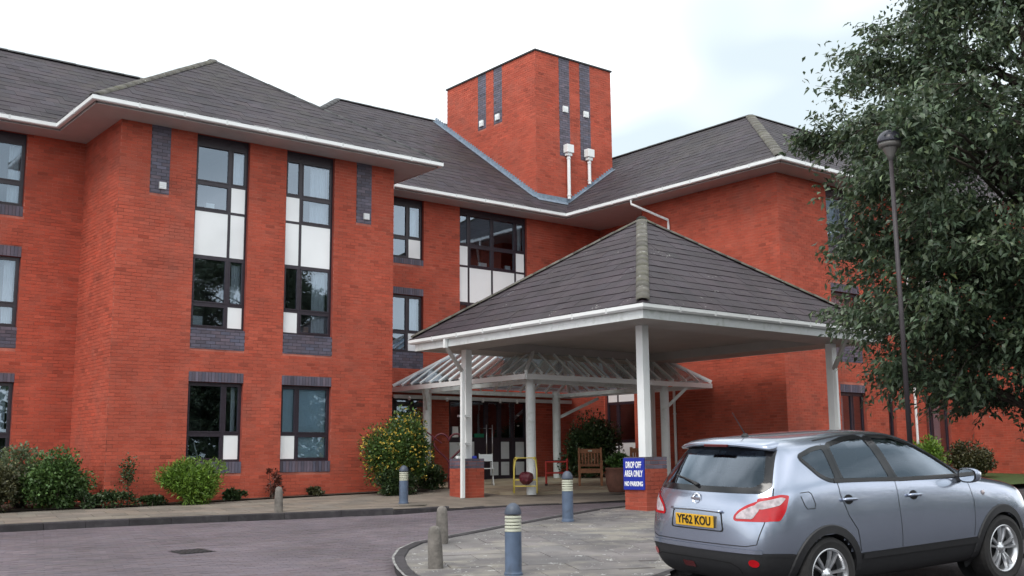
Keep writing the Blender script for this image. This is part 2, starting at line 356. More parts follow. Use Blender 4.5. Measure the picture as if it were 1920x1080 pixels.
# ------------------------------------------------------------------ windows
def window(parent, W, cols, rows, cells, curtains=(), room=2.2, d=.09, name='window', bar=.05, blind=None, pm='panel', open_cells=(), roommat='room'):
    """cols/rows: edges of the lights; cells[row][col]: g glass, w white panel, d dark panel"""
    u0, u1, z0, z1 = cols[0], cols[-1], rows[0], rows[-1]; D = .065; mb = MB()
    def bx(m, a, b, c, e, d0, d1, k=0): m.obox(W.pt(a,c,d0), W.U*(b-a), V((0,0,e-c)), -W.N*(d1-d0), k)
    for i, u in enumerate(cols):
        a = u if i == 0 else (u-bar if i == len(cols)-1 else u-bar*.65); b = a + (bar if i in (0, len(cols)-1) else bar*1.3)
        bx(mb, a, b, z0, z1, d, d+D)
    for j, z in enumerate(rows):
        a = z if j == 0 else (z-bar if j == len(rows)-1 else z-bar*.6); b = a + (bar if j in (0, len(rows)-1) else bar*1.2)
        for i in range(len(cols)-1):
            ua = cols[i] + (bar if i == 0 else bar*.65); ub = cols[i+1] - (bar if i == len(cols)-2 else bar*.65)
            bx(mb, ua, ub, a, b, d+.002, d+D-.002)
    o = mb.build(name, 'frame', parent)
    for j in range(len(rows)-1):
        for i in range(len(cols)-1):
            a = cols[i]+(bar if i == 0 else bar*.65); b = cols[i+1]-(bar if i == len(cols)-2 else bar*.65)
            c = rows[j]+(bar if j == 0 else bar*.6); e = rows[j+1]-(bar if j == len(rows)-2 else bar*.6)
            t = cells[j][i]; m = MB()
            if t == 'g':
                s = MB(); q = .028                                    # the sash round the pane
                bx(s, a, b, c, c+q, d-.012, d+.05); bx(s, a, b, e-q, e, d-.012, d+.05)
                bx(s, a, a+q, c+q, e-q, d-.010, d+.05); bx(s, b-q, b, c+q, e-q, d-.010, d+.05)
                k = s.build('sash', 'frame'); k.parent = o
                tl = .004*random.uniform(-1, 1)
                m.add([W.pt(a+q,c+q,d+.02+tl), W.pt(b-q,c+q,d+.02-tl), W.pt(b-q,e-q,d+.02-tl*.5), W.pt(a+q,e-q,d+.02+tl)], [(0,1,2,3)])
                k = m.build('pane', 'glass'); k.parent = o
            elif t == 'w': bx(m, a, b, c, e, d+.008, d+.03); k = m.build('panel', pm); k.parent = o
            elif t == 'd': bx(m, a, b, c, e, d+.01, d+.03); k = m.build('panel', 'frame'); k.parent = o
    for (ua, ub, za, zb, cm) in curtains:
        m = MB(); n = max(8, int((ub-ua)/.018)); th = .006; ph = random.random()*6
        f = [W.pt(ua+(ub-ua)*i/n, 0, d+.17+.022*math.sin(ph+i*1.0)+.012*math.sin(i*.37)) for i in range(n+1)]
        vs = []
        for p in f: vs += [p+V((0,0,za)), p+V((0,0,zb)), p+V((0,0,za))-W.N*th, p+V((0,0,zb))-W.N*th]
        fs = []
        for i in range(n):
            q = i*4; fs += [(q,q+4,q+5,q+1), (q+2,q+3,q+7,q+6)]
        k = m.add(vs, fs).build('curtain', cm, smooth=True); k.parent = o
    if room:
        m = MB(); a, b, c, e, f0, f1 = u0-.02, u1+.02, z0-.25, z1+.05, .141, .141+room
        q = [W.pt(a,c,f0), W.pt(b,c,f0), W.pt(b,e,f0), W.pt(a,e,f0), W.pt(a,c,f1), W.pt(b,c,f1), W.pt(b,e,f1), W.pt(a,e,f1)]
        m.add(q, [(4,5,6,7), (0,1,5,4), (1,2,6,5), (2,3,7,6), (3,0,4,7)])
        m.add([W.pt(a,c,f0), W.pt(b,c,f0), W.pt(b,z0+.02,f0), W.pt(a,z0+.02,f0)], [(0,1,2,3)])
        k = m.build('room_interior', roommat); k.parent = o
    return o

# ================================================================== the building
B = thing('brick_building', 'three-storey red brick building with slate hipped roofs and white gutters', 'building', (14, 25, -.8), world=True)
WF = Wall((0, 22.65, 0), (1, 0, 0), (0, -1, 0))       # face of the projecting wing
WM = Wall((0, 25.0, 0), (1, 0, 0), (0, -1, 0))        # set-back face
WL = Wall((7.54, 0, 0), (0, -1, 0), (-1, 0, 0))       # wing return
WS = Wall((22.4, 0, 0), (0, -1, 0), (-1, 0, 0))       # right block, side
WR = Wall((23.75, 0, 0), (0, -1, 0), (-1, 0, 0))      # entrance recess
WN = Wall((0, 16.96, 0), (1, 0, 0), (0, -1, 0))       # right block, front
WE = Wall((31.35, 0, 0), (0, -1, 0), (-1, 0, 0))      # block beyond
ZS, ZB = 7.27, -1.35
# --- wing
c1, c2 = (9.235, 10.085, 10.505), (11.44, 11.87, 12.72)
r2 = (2.89, 3.44, 4.50, 5.55, 6.18, 7.06, 7.262)
holes = [(c1[0], c1[-1], 2.89, 7.262), (c2[0], c2[-1], 2.89, 7.262), (c1[0], c1[-1], 0, 1.72), (c2[0], c2[-1], 0, 1.72),
         (8.205, 8.64, 5.75, ZS, 'b'), (13.325, 13.76, 5.75, ZS, 'b')]
for c in (c1, c2): holes += [(c[0], c[-1], 1.72, 1.935, 'b'), (c[0], c[-1], -.25, 0, 'b'), (c[0], c[-1], 2.44, 2.89, 'b')]
wing = wall_part(B, WF, 7.54, 14.41, ZB, ZS, holes, pick=lambda b: b[1] < 9.22 and b[2] > .15 and b[1]-b[0] > .21 and b[3]-b[2] > .06)
for c in (c1, c2):
    blue_panel(B, WF, c[0], c[-1], 1.72, 1.935, True, 'lintel'); blue_panel(B, WF, c[0], c[-1], -.25, 0, True, 'window_sill', .012)
    blue_panel(B, WF, c[0], c[-1], 2.44, 2.89)
def vent(W, u, z, s=.15, par=B):
    m = MB(); m.obox(W.pt(u-s/2, z-s/2, -.05), W.U*s, V((0,0,s)), -W.N*.052)
    for k in range(3): m.obox(W.pt(u-s/2+.015, z-s/2+.02+k*.042, -.056), W.U*(s-.03), V((0,0,.026)), -W.N*.006)
    return m.build('wall_vent', 'white', par)
for u in (8.42, 13.545):
    blue_panel(B, WF, u-.215, u+.215, 5.75, ZS); vent(WF, u+.06, 5.93)
g6 = lambda a, b: [a[:], b[:], ['w','w'], a[:], b[:], ['d','d']]
def tall(c, wide):
    lo = ['g','w'] if wide == 0 else ['w','g']; hi = ['g','g']
    u = (c[0]+.06, c[1]-.04) if wide == 0 else (c[1]+.04, c[2]-.06)
    cur = [(c[2]-.28, c[2]-.05, 5.65, 7.0, 'curtain'), (c[2]-.24, c[2]-.05, 3.0, 4.4, 'curtain')] if wide == 0 else \
          [(c[2]-.52, c[2]-.06, 5.65, 7.0, 'curtain'), (c[2]-.42, c[2]-.06, 3.0, 4.42, 'curtain'), (c[0]+.04, c[0]+.16, 3.5, 4.42, 'curtain')]
    return window(B, WF, c, r2, [lo, hi, ['w','w'], lo, hi, ['d','d']], cur, name='window')
w1 = tall(c1, 0); w2 = tall(c2, 1)
window(B, WF, c1, (0, .6, 1.715), [['g','w'], ['g','g']], [(c1[2]-.17, c1[2]-.06, .6, 1.66, 'curtain')], roommat='dark')
wb = window(B, WF, c2, (0, .6, 1.715), [['w','g'], ['g','g']])
m = MB(); m.obox(WF.pt(c2[0]+.03, .02, .165), WF.U*(c2[2]-c2[0]-.06), V((0,0,1.66)), V((0, .012, 0)))
k = m.build('roller_blind', 'blind'); k.parent = wb
# small things standing on the sills
def sillbox(W, u, z, s, h, matn, name, label, cat, d=.2):
    m = MB(); m.obox(W.pt(u, z, d), W.U*s, V((0,0,h)), -W.N*.08); return tag(m.build(name, matn, bevel=.006), label, cat)
sillbox(WF, c1[0]+.34, 5.58, .2, .17, 'white', 'picture_frame', 'white picture frame on the second-floor sill of the left tall window', 'picture frame')
sillbox(WF, c1[0]+.05, 2.92, .3, .26, 'curtain', 'armchair_back', 'pale grey chair back behind the first-floor glass of the left tall window', 'chair')
sillbox(WF, c2[1]+.20, 2.92, .13, .2, 'wood', 'framed_card', 'brown framed card on the first-floor sill of the right tall window', 'card')
m = MB(); m.lathe([(.035,0),(.045,.04),(.02,.09),(.01,.12)], WF.pt(c2[1]+.10, 2.92, .22)); tag(m.build('ornament', 'white', smooth=True), 'small white ornament on the first-floor sill of the right tall window', 'ornament')
m = MB(); m.lathe([(.10,0),(.12,.03),(.13,.12),(.12,.13)], WF.pt(c1[0]+.22, .0, .30)); m.tube([WF.pt(c1[0]+.42,.02,.3), WF.pt(c1[0]+.36,.2,.3), WF.pt(c1[0]+.30,.42,.32)], .014); m.tube([WF.pt(c1[0]+.42,.02,.3), WF.pt(c1[0]+.5,.12,.3)], .012)
tag(m.build('desk_lamp', 'whited', smooth=True), 'white bowl and desk lamp behind the dark ground-floor window', 'lamp')
# --- wing returns
wall_part(B, WL, -25.03, -22.65, ZB, ZS)
wall_part(B, Wall((14.41, 0, 0), (0, 1, 0), (1, 0, 0)), 22.65, 25.0, ZB, ZS)
# --- set-back face, left of the wing
hl = [(4.7, 6.27, 5.6, 7.262), (4.7, 6.29, 2.92, 4.47), (4.7, 6.31, -.05, 1.73)]
hb = [(4.7, 6.27, 5.37, 5.6, 'b'), (4.7, 6.29, 4.47, 4.70, 'b'), (4.7, 6.29, 2.46, 2.92, 'b'), (4.7, 6.31, 1.73, 1.92, 'b')]
wall_part(B, WM, 2.0, 7.57, ZB, ZS, hl+hb)
for h in hb: blue_panel(B, WM, *h[:4], soldier=(h[3]-h[2] < .25))
window(B, WM, (4.7, 5.4, 6.27), (5.6, 6.14, 7.06, 7.262), [['g','g'], ['g','g'], ['d','d']], [(5.98, 6.2, 5.65, 7.0, 'curtain')])
window(B, WM, (4.7, 5.4, 6.29), (2.92, 3.42, 4.47), [['g','g'], ['g','g']], [(6.02, 6.2, 3.0, 4.4, 'curtain')])
window(B, WM, (4.7, 5.4, 6.31), (-.05, .6, 1.73), [['g','g'], ['g','g']], [(5.8, 6.22, .66, 1.66, 'curtain')])
# --- set-back face between wing and recess
cb = (18.165, 18.55, 19.41, 20.29, 20.69)
ho = [(15.2, 16.91, 5.54, 7.262), (15.2, 16.91, 2.93, 4.52), (cb[0], cb[-1], 2.93, 7.262), (17.79, 20.65, -.9, 1.70), (15.5, 17.10, -.9, 1.70)]
hb = [(15.2, 16.91, 5.38, 5.54, 'b'), (15.2, 16.91, 4.52, 4.715, 'b'), (15.2, 16.91, 2.48, 2.93, 'b')]
wall_part(B, WM, 14.38, 23.78, ZB, ZS, ho+hb)
for h in hb: blue_panel(B, WM, *h[:4], soldier=(h[3]-h[2] < .25))
ca = (15.2, 15.85, 16.43, 16.91)
window(B, WM, ca, (5.54, 6.14, 7.1, 7.262), [['g','g','w'], ['g','g','g'], ['d','d','d']], [(16.5, 16.84, 6.2, 7.0, 'curtain')])
window(B, WM, ca, (2.93, 3.49, 4.515), [['g','g','w'], ['g','g','g']], [(16.5, 16.84, 3.5, 4.45, 'curtain')])
window(B, WM, cb, (2.93, 3.45, 4.47, 5.55, 6.17, 7.13, 7.262), [['d','g','g','d'], ['g','g','g','g'], ['w','w','w','w'], ['w','g','g','w'], ['g','g','g','g'], ['d']*4],
       [(cb[4]-.16, cb[4]-.05, 6.2, 7.05, 'curtain')], roommat='dark')
sillbox(WM, 19.0, 5.58, .3, .16, 'white', 'sill_box', 'white cartons on the sill of the wide top-floor window', 'box')
sillbox(WM, 20.0, 5.58, .2, .17, 'blind', 'sill_box', 'blue carton on the sill of the wide top-floor window', 'box')
sillbox(WM, 16.0, 2.95, .25, .3, 'terracotta', 'parcel', 'brown parcel in the first-floor window beside the canopy gutter', 'parcel')
# --- entrance doors and glazed screen
Dz = P(19, 25)-.01
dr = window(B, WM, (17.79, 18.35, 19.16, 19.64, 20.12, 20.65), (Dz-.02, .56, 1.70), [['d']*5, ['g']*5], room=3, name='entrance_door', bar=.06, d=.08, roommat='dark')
for (ua, ub, za, zb) in ((19.30,19.59,-.455,-.075), (19.70,19.99,-.455,-.075), (20.24,20.55,-.455,-.075), (19.70,19.99,.012,.50), (20.24,20.55,.012,.50), (17.86,18.25,.02,.48), (18.5,18.72,.02,.50)):
    m = MB(); m.obox(WM.pt(ua, za, .076), WM.U*(ub-ua), V((0,0,zb-za)), V((0,.02,0))); k = m.build('panel', 'panelg'); k.parent = dr
for i, u in enumerate((19.06, 19.27)):
    m = MB(); z0, z1 = -.05, .98; m.tube([WM.pt(u, z0, -.06), WM.pt(u, z1, -.06)], .016)
    for z in (z0+.12, z1-.1): m.tube([WM.pt(u, z, -.06), WM.pt(u, z, .09)], .011)
    k = m.build('door_handle', 'steel', smooth=True); k.parent = dr
window(B, WM, (15.5, 16.05, 16.6, 17.10), (Dz-.02, .1, 1.70), [['d','d','d'], ['g','g','g']], roommat='dark')
m = MB(); m.obox(WM.pt(17.95, .62, .06), WM.U*.2, V((0,0,.3)), V((0,.01,0))); k = m.build('door_notice', 'sign_white'); k.parent = dr
m = MB(); m.obox(WM.pt(18.72, .62, .06), WM.U*.34, V((0,0,.11)), V((0,.01,0))); M['exit_green'] = mat('exit_green', (.01, .18, .10), .4, .05, 5); k = m.build('exit_sign', 'exit_green'); k.parent = dr
for u, z in ((20.25, 1.25), (20.25, .95), (19.85, .42-.6)):
    m = MB(); m.lathe([(.0,0),(.035,.0),(.035,.03),(.0,.03)], WM.pt(u, z, -.03), 10); k = m.build('door_knob', 'steel'); k.parent = dr
# --- recess and right block
hr = [(-24.93, -23.65, -.9, 4.45), (-24.93, -23.65, 4.6, 4.61)]
wall_part(B, WR, -25.03, -21.8, ZB, ZS, hr[:1])
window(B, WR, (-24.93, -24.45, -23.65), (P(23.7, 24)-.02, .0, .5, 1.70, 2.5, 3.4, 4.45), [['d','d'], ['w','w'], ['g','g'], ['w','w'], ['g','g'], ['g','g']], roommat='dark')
wall_part(B, Wall((0, 21.8, 0), (-1, 0, 0), (0, 1, 0)), -23.75, -22.4, ZB, ZS)
wall_part(B, WS, -21.8, -16.96, ZB, ZS)
cr = (24.5, 25.35, 25.79)
hn = [(24.5, 25.79, 5.54, 7.262), (24.5, 25.79, 2.93, 4.36), (24.69, 25.82, 0, 1.67), (28.75, 30.05, -.95, 1.7), (28.75, 30.05, 2.93, 7.262), (26.86, 27.22, -.2, 1.7)]
hb = [(24.5, 25.79, 4.36, 4.58, 'b'), (24.5, 25.79, 2.48, 2.93, 'b'), (24.69, 25.82, 1.67, 1.88, 'b'), (24.5, 25.79, 5.38, 5.54, 'b')]
wall_part(B, WN, 22.4, 31.38, ZB, ZS, hn+hb)
for h in hb: blue_panel(B, WN, *h[:4], soldier=(h[3]-h[2] < .25))
window(B, WN, cr, (5.54, 6.14, 7.06, 7.262), [['g','g'], ['g','g'], ['d','d']], [(24.56, 25.7, 5.6, 7.0, 'curtain')])
window(B, WN, cr, (2.93, 3.44, 4.355), [['g','w'], ['g','g']], [(24.56, 25.7, 3.0, 4.3, 'curtain')])
window(B, WN, (24.69, 25.3, 25.82), (0, .6, 1.665), [['g','g'], ['g','g']], [(24.8, 25.1, .1, 1.6, 'curtain')])
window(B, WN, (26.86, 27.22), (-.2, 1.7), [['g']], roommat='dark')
window(B, WN, (28.75, 29.2, 30.05), (-.95, .05, 1.7), [['d','g'], ['g','g']], [(29.3, 29.9, -.6, 1.6, 'curtain')])
window(B, WN, (28.75, 29.4, 30.05), (2.93, 4.4, 5.54, 7.262), [['g','g'], ['w','w'], ['g','g']])
wall_part(B, WE, -16.99, -11.5, ZB, ZS)

# ------------------------------------------------------------------ roofs
PT = .695
def clip2(poly, a, b, c):                       # keep a*x+b*y<=c
    o = []
    for i in range(len(poly)):
        p, q = poly[i], poly[(i+1) % len(poly)]; fp, fq = a*p[0]+b*p[1]-c, a*q[0]+b*q[1]-c
        if fp <= 0: o.append(p)
        if fp*fq < 0: t = fp/(fp-fq); o.append((p[0]+t*(q[0]-p[0]), p[1]+t*(q[1]-p[1])))
    return o
def slates(poly3, E, gauge=.30, width=.32, tail=.006, mat_='slate', under='slate', parent=None, single=0, name='roof_slope', key=None):
    """deck plus lapped slates, each clipped to the slope's outline"""
    p3 = [V(p) for p in poly3]; O = p3[0]; E = V(E).normalized(); n = (p3[1]-p3[0]).cross(p3[2]-p3[0]).normalized()
    if n.z < 0: n = -n
    S = n.cross(E).normalized()
    if S.z < 0: S = -S
    poly = [((p-O).dot(E), (p-O).dot(S)) for p in p3]
    ar = sum(poly[i][0]*poly[(i+1) % len(poly)][1]-poly[(i+1) % len(poly)][0]*poly[i][1] for i in range(len(poly)))
    if ar < 0: poly = poly[::-1]
    hp = []
    for i in range(len(poly)):
        (x0, y0), (x1, y1) = poly[i], poly[(i+1) % len(poly)]; a, b = (y1-y0), -(x1-x0); hp.append((a, b, a*x0+b*y0))
    deck = MB().add([O+E*e+S*s for e, s in poly], [tuple(range(len(poly)))], 0).build(name, under, parent)
    e0, e1 = min(p[0] for p in poly), max(p[0] for p in poly); s0, s1 = min(p[1] for p in poly), max(p[1] for p in poly)
    mb = MB(); k = 0; items = []
    s = s0 - .02
    while s < s1:
        e = e0 - width*(.5 if k % 2 else 0) + random.uniform(-.004, .004)
        while e < e1:
            sh = random.uniform(-.006, .004); q = [(e+.0012, s+sh), (e+width-.0012, s+sh+random.uniform(-.002,.002)), (e+width-.0012, s+gauge+.03), (e+.0012, s+gauge+.03)]
            for a, b, c in hp: q = clip2(q, a, b, c) if q else q
            if len(q) >= 3: items.append((q, s, e))
            e += width
        s += gauge; k += 1
    if single and key: items.sort(key=lambda t: key(O+E*(t[2]+width/2)+S*(t[1]+gauge/2)))
    for idx, (q, s, e) in enumerate(items):
        v = max(.45, random.gauss(1, .12)); c = (v*random.uniform(.94, 1.06), v, v*random.uniform(.94, 1.06)); jt = random.uniform(-.003, .003)
        t = tail*random.uniform(.8, 1.25)
        top = [O+E*x+S*y+n*(.005+jt+t*(1-(y-s)/(gauge+.03))) for x, y in q]; bot = [O+E*x+S*y+n*.0005 for x, y in q]
        L = len(q); tgt = MB() if idx < single else mb
        o0 = V((0,0,0))
        tgt.add(top+bot, [tuple(range(L))] + [(i, L+i, L+(i+1) % L, (i+1) % L) for i in range(L)], 0, c)
        if idx < single:
            k2 = tgt.build('roof_slate', mat_); k2.parent = deck
            if deck.parent is not None and deck.parent.get('_w'): pass
    if mb.v:
        k2 = mb.build('slating', mat_); k2.parent = deck; k2['kind'] = 'stuff'
    return deck
ZG = 7.385                                       # eaves
def zr(d): return ZG + PT*d
rd = 4.235; zt = zr(rd)
slates([(6.645,21.77,ZG), (15.32,21.77,ZG), (10.98,21.77+4.335,zr(4.335))], (1,0,0), parent=B, single=150, key=lambda p: p.length)
slates([(15.32,21.77,ZG), (15.32,24.3,ZG), (10.98,28.64,zr(4.335)), (10.98,26.105,zr(4.335))], (0,1,0), parent=B)
slates([(6.645,24.3,ZG), (6.645,21.77,ZG), (10.98,26.105,zr(4.335)), (10.98,28.64,zr(4.335))], (0,1,0), parent=B)
slates([(-4,24.2,ZG), (10.7,24.2,ZG), (10.7,28.43,zr(4.23)), (-4,28.43,zr(4.23))], (1,0,0), parent=B)
slates([(10.8,24.2,ZG), (21.58,24.2,ZG), (28,30.62,zr(6.42)), (17.22,30.62,zr(6.42))], (1,0,0), parent=B)
slates([(21.58,24.2,ZG), (21.58,16.16,ZG), (25.8,20.38,zr(4.22)), (25.8,28.42,zr(4.22))], (0,1,0), parent=B)
slates([(21.58,16.16,ZG), (30.5,16.16,ZG), (34.72,20.38,zr(4.22)), (25.8,20.38,zr(4.22))], (1,0,0), parent=B)
slates([(30.5,16.16,ZG), (30.5,10.7,ZG), (34.72,10.7,zr(4.22)), (34.72,20.38,zr(4.22))], (0,1,0), parent=B)
back = MB()                                       # far slopes and body, out of sight
back.add([(-4,28.43,zr(4.23)), (10.98,28.43,zr(4.23)), (10.98,33,ZG), (-4,33,ZG)], [(0,1,2,3)])
back.add([(17.22,30.62,zr(6.42)), (28,30.62,zr(6.42)), (28,37,ZG), (17.22,37,ZG)], [(0,1,2,3)])
back.add([(25.8,20.38,zr(4.22)), (25.8,28.4,zr(4.22)), (30,28.4,ZG), (30,20.38,ZG)], [(0,1,2,3)])
back.add([(25.8,20.38,zr(4.22)), (34.7,20.38,zr(4.22)), (34.7,24.6,ZG), (25.8,24.6,ZG)], [(0,1,2,3)])
back.build('rear_roof_slope', 'slate', B)
# ridge and hip tiles: one short half-round mesh, laid along each line
def ridge_proto(L, w, h):
    m = MB(); n = 6; vs = []
    for x in (0, L):
        for i in range(n+1):
            a = math.pi*i/n; vs.append((x, -w*math.cos(a), h*math.sin(a)*(1.06 if x else 1)))
        for i in range(n+1):
            a = math.pi*i/n; vs.append((x, -(w-.014)*math.cos(a), (h-.014)*math.sin(a)))
    q = 2*(n+1); fs = []
    for i in range(n): fs += [(i, i+1, q+i+1, q+i), (n+1+i+1, n+1+i, q+n+1+i, q+n+1+i+1), (i+1, i, n+1+i, n+2+i), (q+i, q+i+1, q+n+2+i, q+n+1+i)]
    return m, vs, fs
def ridge_line(a, b, parent, w=.13, h=.065, L=.42, lift=-.03, mname='ridge', name='ridge_tile', protos={}):
    a, b = V(a), V(b); d = b-a; n = max(1, round(d.length/L)); Ls = d.length/n
    ky = (round(Ls, 3), w, mname)
    if ky not in protos:
        protos[ky] = []
        for k in range(4):
            m, vs, fs = ridge_proto(Ls*.985, w, h); g = random.uniform(.75, 1.25); m.add(vs, fs, 0, (g, g, g))
            me = m.mesh(name, True); me.materials.append(M[mname]); protos[ky].append(me)
    x = d.normalized(); y = V((0,0,1)).cross(x).normalized(); z = x.cross(y)
    for i in range(n):
        o = link(name, random.choice(protos[ky])); p = a + x*(i*Ls) + z*(lift + random.uniform(-.004, .004))
        mw = Matrix(((x.x, y.x, z.x, p.x), (x.y, y.y, z.y, p.y), (x.z, y.z, z.z, p.z), (0,0,0,1)))
        o.matrix_world = mw; o.parent = parent
        if parent.get('_w'): o.matrix_parent_inverse = Matrix.Translation(-V(parent['_w']))
M['ridge_d'] = mat('dark_ridge_tile', (.05, .05, .052), .7, .3, 8, attr=True, bump=.4)
ap = (10.98, 26.105, zr(4.335))
ridge_line((6.7,21.83,ZG+.03), ap, B); ridge_line((15.27,21.83,ZG+.03), ap, B, w=.1, mname='ridge_d'); ridge_line(ap, (10.98,28.6,ap[2]), B, mname='ridge_d')
ridge_line((-4,28.43,zr(4.23)), (10.7,28.43,zr(4.23)), B, mname='ridge_d'); ridge_line((17.22,30.62,zr(6.42)), (21.1,30.62,zr(6.42)), B, mname='ridge_d')
ridge_line((13.5,26.9,zr(2.7)), (17.22,30.62,zr(6.42)), B, mname='ridge_d')
ridge_line((21.63,16.21,ZG+.03), (25.8,20.38,zr(4.22)), B, w=.15); ridge_line((25.8,20.38,zr(4.22)), (25.8,26.8,zr(4.22)), B, mname='ridge_d')
ridge_line((25.8,20.38,zr(4.22)), (34,20.38,zr(4.22)), B, mname='ridge_d')
# ------------------------------------------------------------------ eaves: gutter, fascia, soffit
M['bracket'] = mat('bracket_white', (.66, .68, .68), .4, .08, 6)
def eave(a, b, N, over, parent=B, zt=7.40, zs=7.262, soff=True, mitre=(0, 0)):
    """a->b runs along the gutter's outer edge; N points outwards"""
    a, b, N = V(a), V(b), V(N); d = (b-a).normalized()
    m = MB(); pr = [(0, zt), (0, zt-.095), (-.02, zt-.112), (-.085, zt-.112), (-.085, zt-.095), (-.04, zt-.095), (-.016, zt)]
    vs = []
    for p, mt in ((a, mitre[0]), (b, mitre[1])):
        vs += [p + N*o + d*(o*mt) + V((0,0,z)) for o, z in pr]
    L = len(pr); fs = [(i, (i+1) % L, L+(i+1) % L, L+i) for i in range(L)] + [tuple(range(L))[::-1], tuple(range(L, 2*L))]
    m.add(vs, fs); g = m.build('gutter', 'white', parent)
    Lg = (b-a).length; nb = int(Lg/.95)
    for k in range(1, nb):                         # union brackets
        c = a + d*(Lg*k/nb); q = MB(); q.obox(c - d*.022 + N*.004 + V((0,0,zt-.118)), d*.044, -N*.05, V((0,0,.116))); q.build('gutter_bracket', 'bracket', parent)
    m = MB(); m.obox(a - N*.115 + d*(-.115*mitre[0]) + V((0,0,zs-.012)), (b-a)+d*(-.115*mitre[1]+.115*mitre[0]), -N*.02, V((0,0,zt-zs-.02))); m.build('fascia', 'soffit', parent)
    return g
eave((6.645,21.77,0), (15.32,21.77,0), (0,-1,0), .88, mitre=(-1, 1))
eave((6.645,24.2,0), (6.645,21.77,0), (-1,0,0), .88, mitre=(1, 1))
eave((15.32,21.77,0), (15.32,24.2,0), (1,0,0), .88, mitre=(-1, 0))
eave((-3,24.2,0), (6.645,24.2,0), (0,-1,0), .8, mitre=(0, -1))
eave((15.42,24.2,0), (21.58,24.2,0), (0,-1,0), .8, mitre=(0, -1))
eave((21.58,24.2,0), (21.58,16.16,0), (-1,0,0), .8, mitre=(1, 1))
eave((21.58,16.16,0), (30.5,16.16,0), (0,-1,0), .8, mitre=(-1, -1))
eave((30.5,16.16,0), (30.5,10.7,0), (-1,0,0), .8, mitre=(1, 0))
so_ = MB(); zs = 7.262
def sheet(x0, x1, y0, y1): so_.box(x0, x1, y0, y1, zs, zs+.012)
sheet(6.76, 15.205, 21.885, 22.66); sheet(6.76, 7.55, 22.66, 24.315); sheet(14.40, 15.205, 22.66, 24.315); sheet(-3, 7.55, 24.315, 25.01); sheet(14.40, 23.76, 24.315, 25.01)
sheet(21.695, 23.76, 21.79, 24.315); sheet(21.695, 22.41, 16.97, 21.79); sheet(21.695, 31.36, 16.275, 16.97); sheet(30.615, 31.36, 10.7, 16.275)
so_.build('soffit', 'soffit', B)
m = MB(); m.box(15.30, 15.36, 24.12, 24.2, 7.2, 7.40); m.box(15.25, 15.31, 24.14, 24.2, 7.12, 7.24); m.build('gutter_end', 'white', B)
def downpipe(pts, r=.036, par=B, name='downpipe', clips=()):
    m = MB(); m.tube(pts, r, 10)
    for c in clips: m.lathe([(r+.012,-.02),(r+.012,.02)], c, 10)
    return m.build(name, 'white', par, smooth=False)
downpipe([(21.64,21.46,7.30), (21.64,21.46,7.16), (22.35,20.72,6.66), (22.35,20.71,6.5), (22.35,20.70,P(22.35,20.7))], clips=[(22.35,20.7,4), (22.35,20.7,1.2)])
downpipe([(28.17,16.24,7.30), (28.17,16.24,7.2), (28.17,16.92,6.7), (28.17,16.92,P(28,16.9))], clips=[(28.17,16.92,2.2)])
# ------------------------------------------------------------------ tower
tx0, tx1, ty0, ty1, tz = 21.135, 24.41, 25.03, 29.82, 12.75
WT1 = Wall((0, ty0, 0), (1, 0, 0), (0, -1, 0)); WT2 = Wall((tx0, 0, 0), (0, -1, 0), (-1, 0, 0))
s1 = [(22.11, 22.56), (23.0, 23.46)]; s2 = [(-28.04, -27.59), (-27.18, -26.73)]
wall_part(B, WT1, tx0, tx1, 7.9, tz, [(a, b, 9.5, tz, 'b') for a, b in s1], name='tower_wall')
wall_part(B, WT2, -ty1, -ty0, 7.9, tz, [(a, b, 10.85, tz, 'b') for a, b in s2], name='tower_wall')
for a, b in s1: blue_panel(B, WT1, a, b, 9.5, tz); vent(WT1, (a+b)/2+.02, 11.05, .2)
for a, b in s2: blue_panel(B, WT2, a, b, 10.85, tz); vent(WT2, (a+b)/2, 11.05, .2)
m = MB(); m.box(tx0-.04, tx1+.04, ty0-.04, ty1+.04, tz, tz+.05); m.build('tower_coping', 'black_iron', B)
m = MB(); m.box(tx0+.16, tx1, ty0+.16, ty1, 8.5, tz-.002); m.build('tower_core', 'mortar', B)
for (u, zb) in ((22.40, 8.10), (23.29, 8.72)):
    m = MB(); m.box(u-.14, u+.14, ty0-.2, ty0, 9.60, 9.86); m.box(u-.10, u+.10, ty0-.16, ty0-.02, 9.50, 9.60); m.build('hopper_head', 'white', B, bevel=.01)
    downpipe([(u, ty0-.09, 9.5), (u, ty0-.09, zb)], .055, clips=[(u, ty0-.09, 9.42), (u, ty0-.09, zb+.12)])
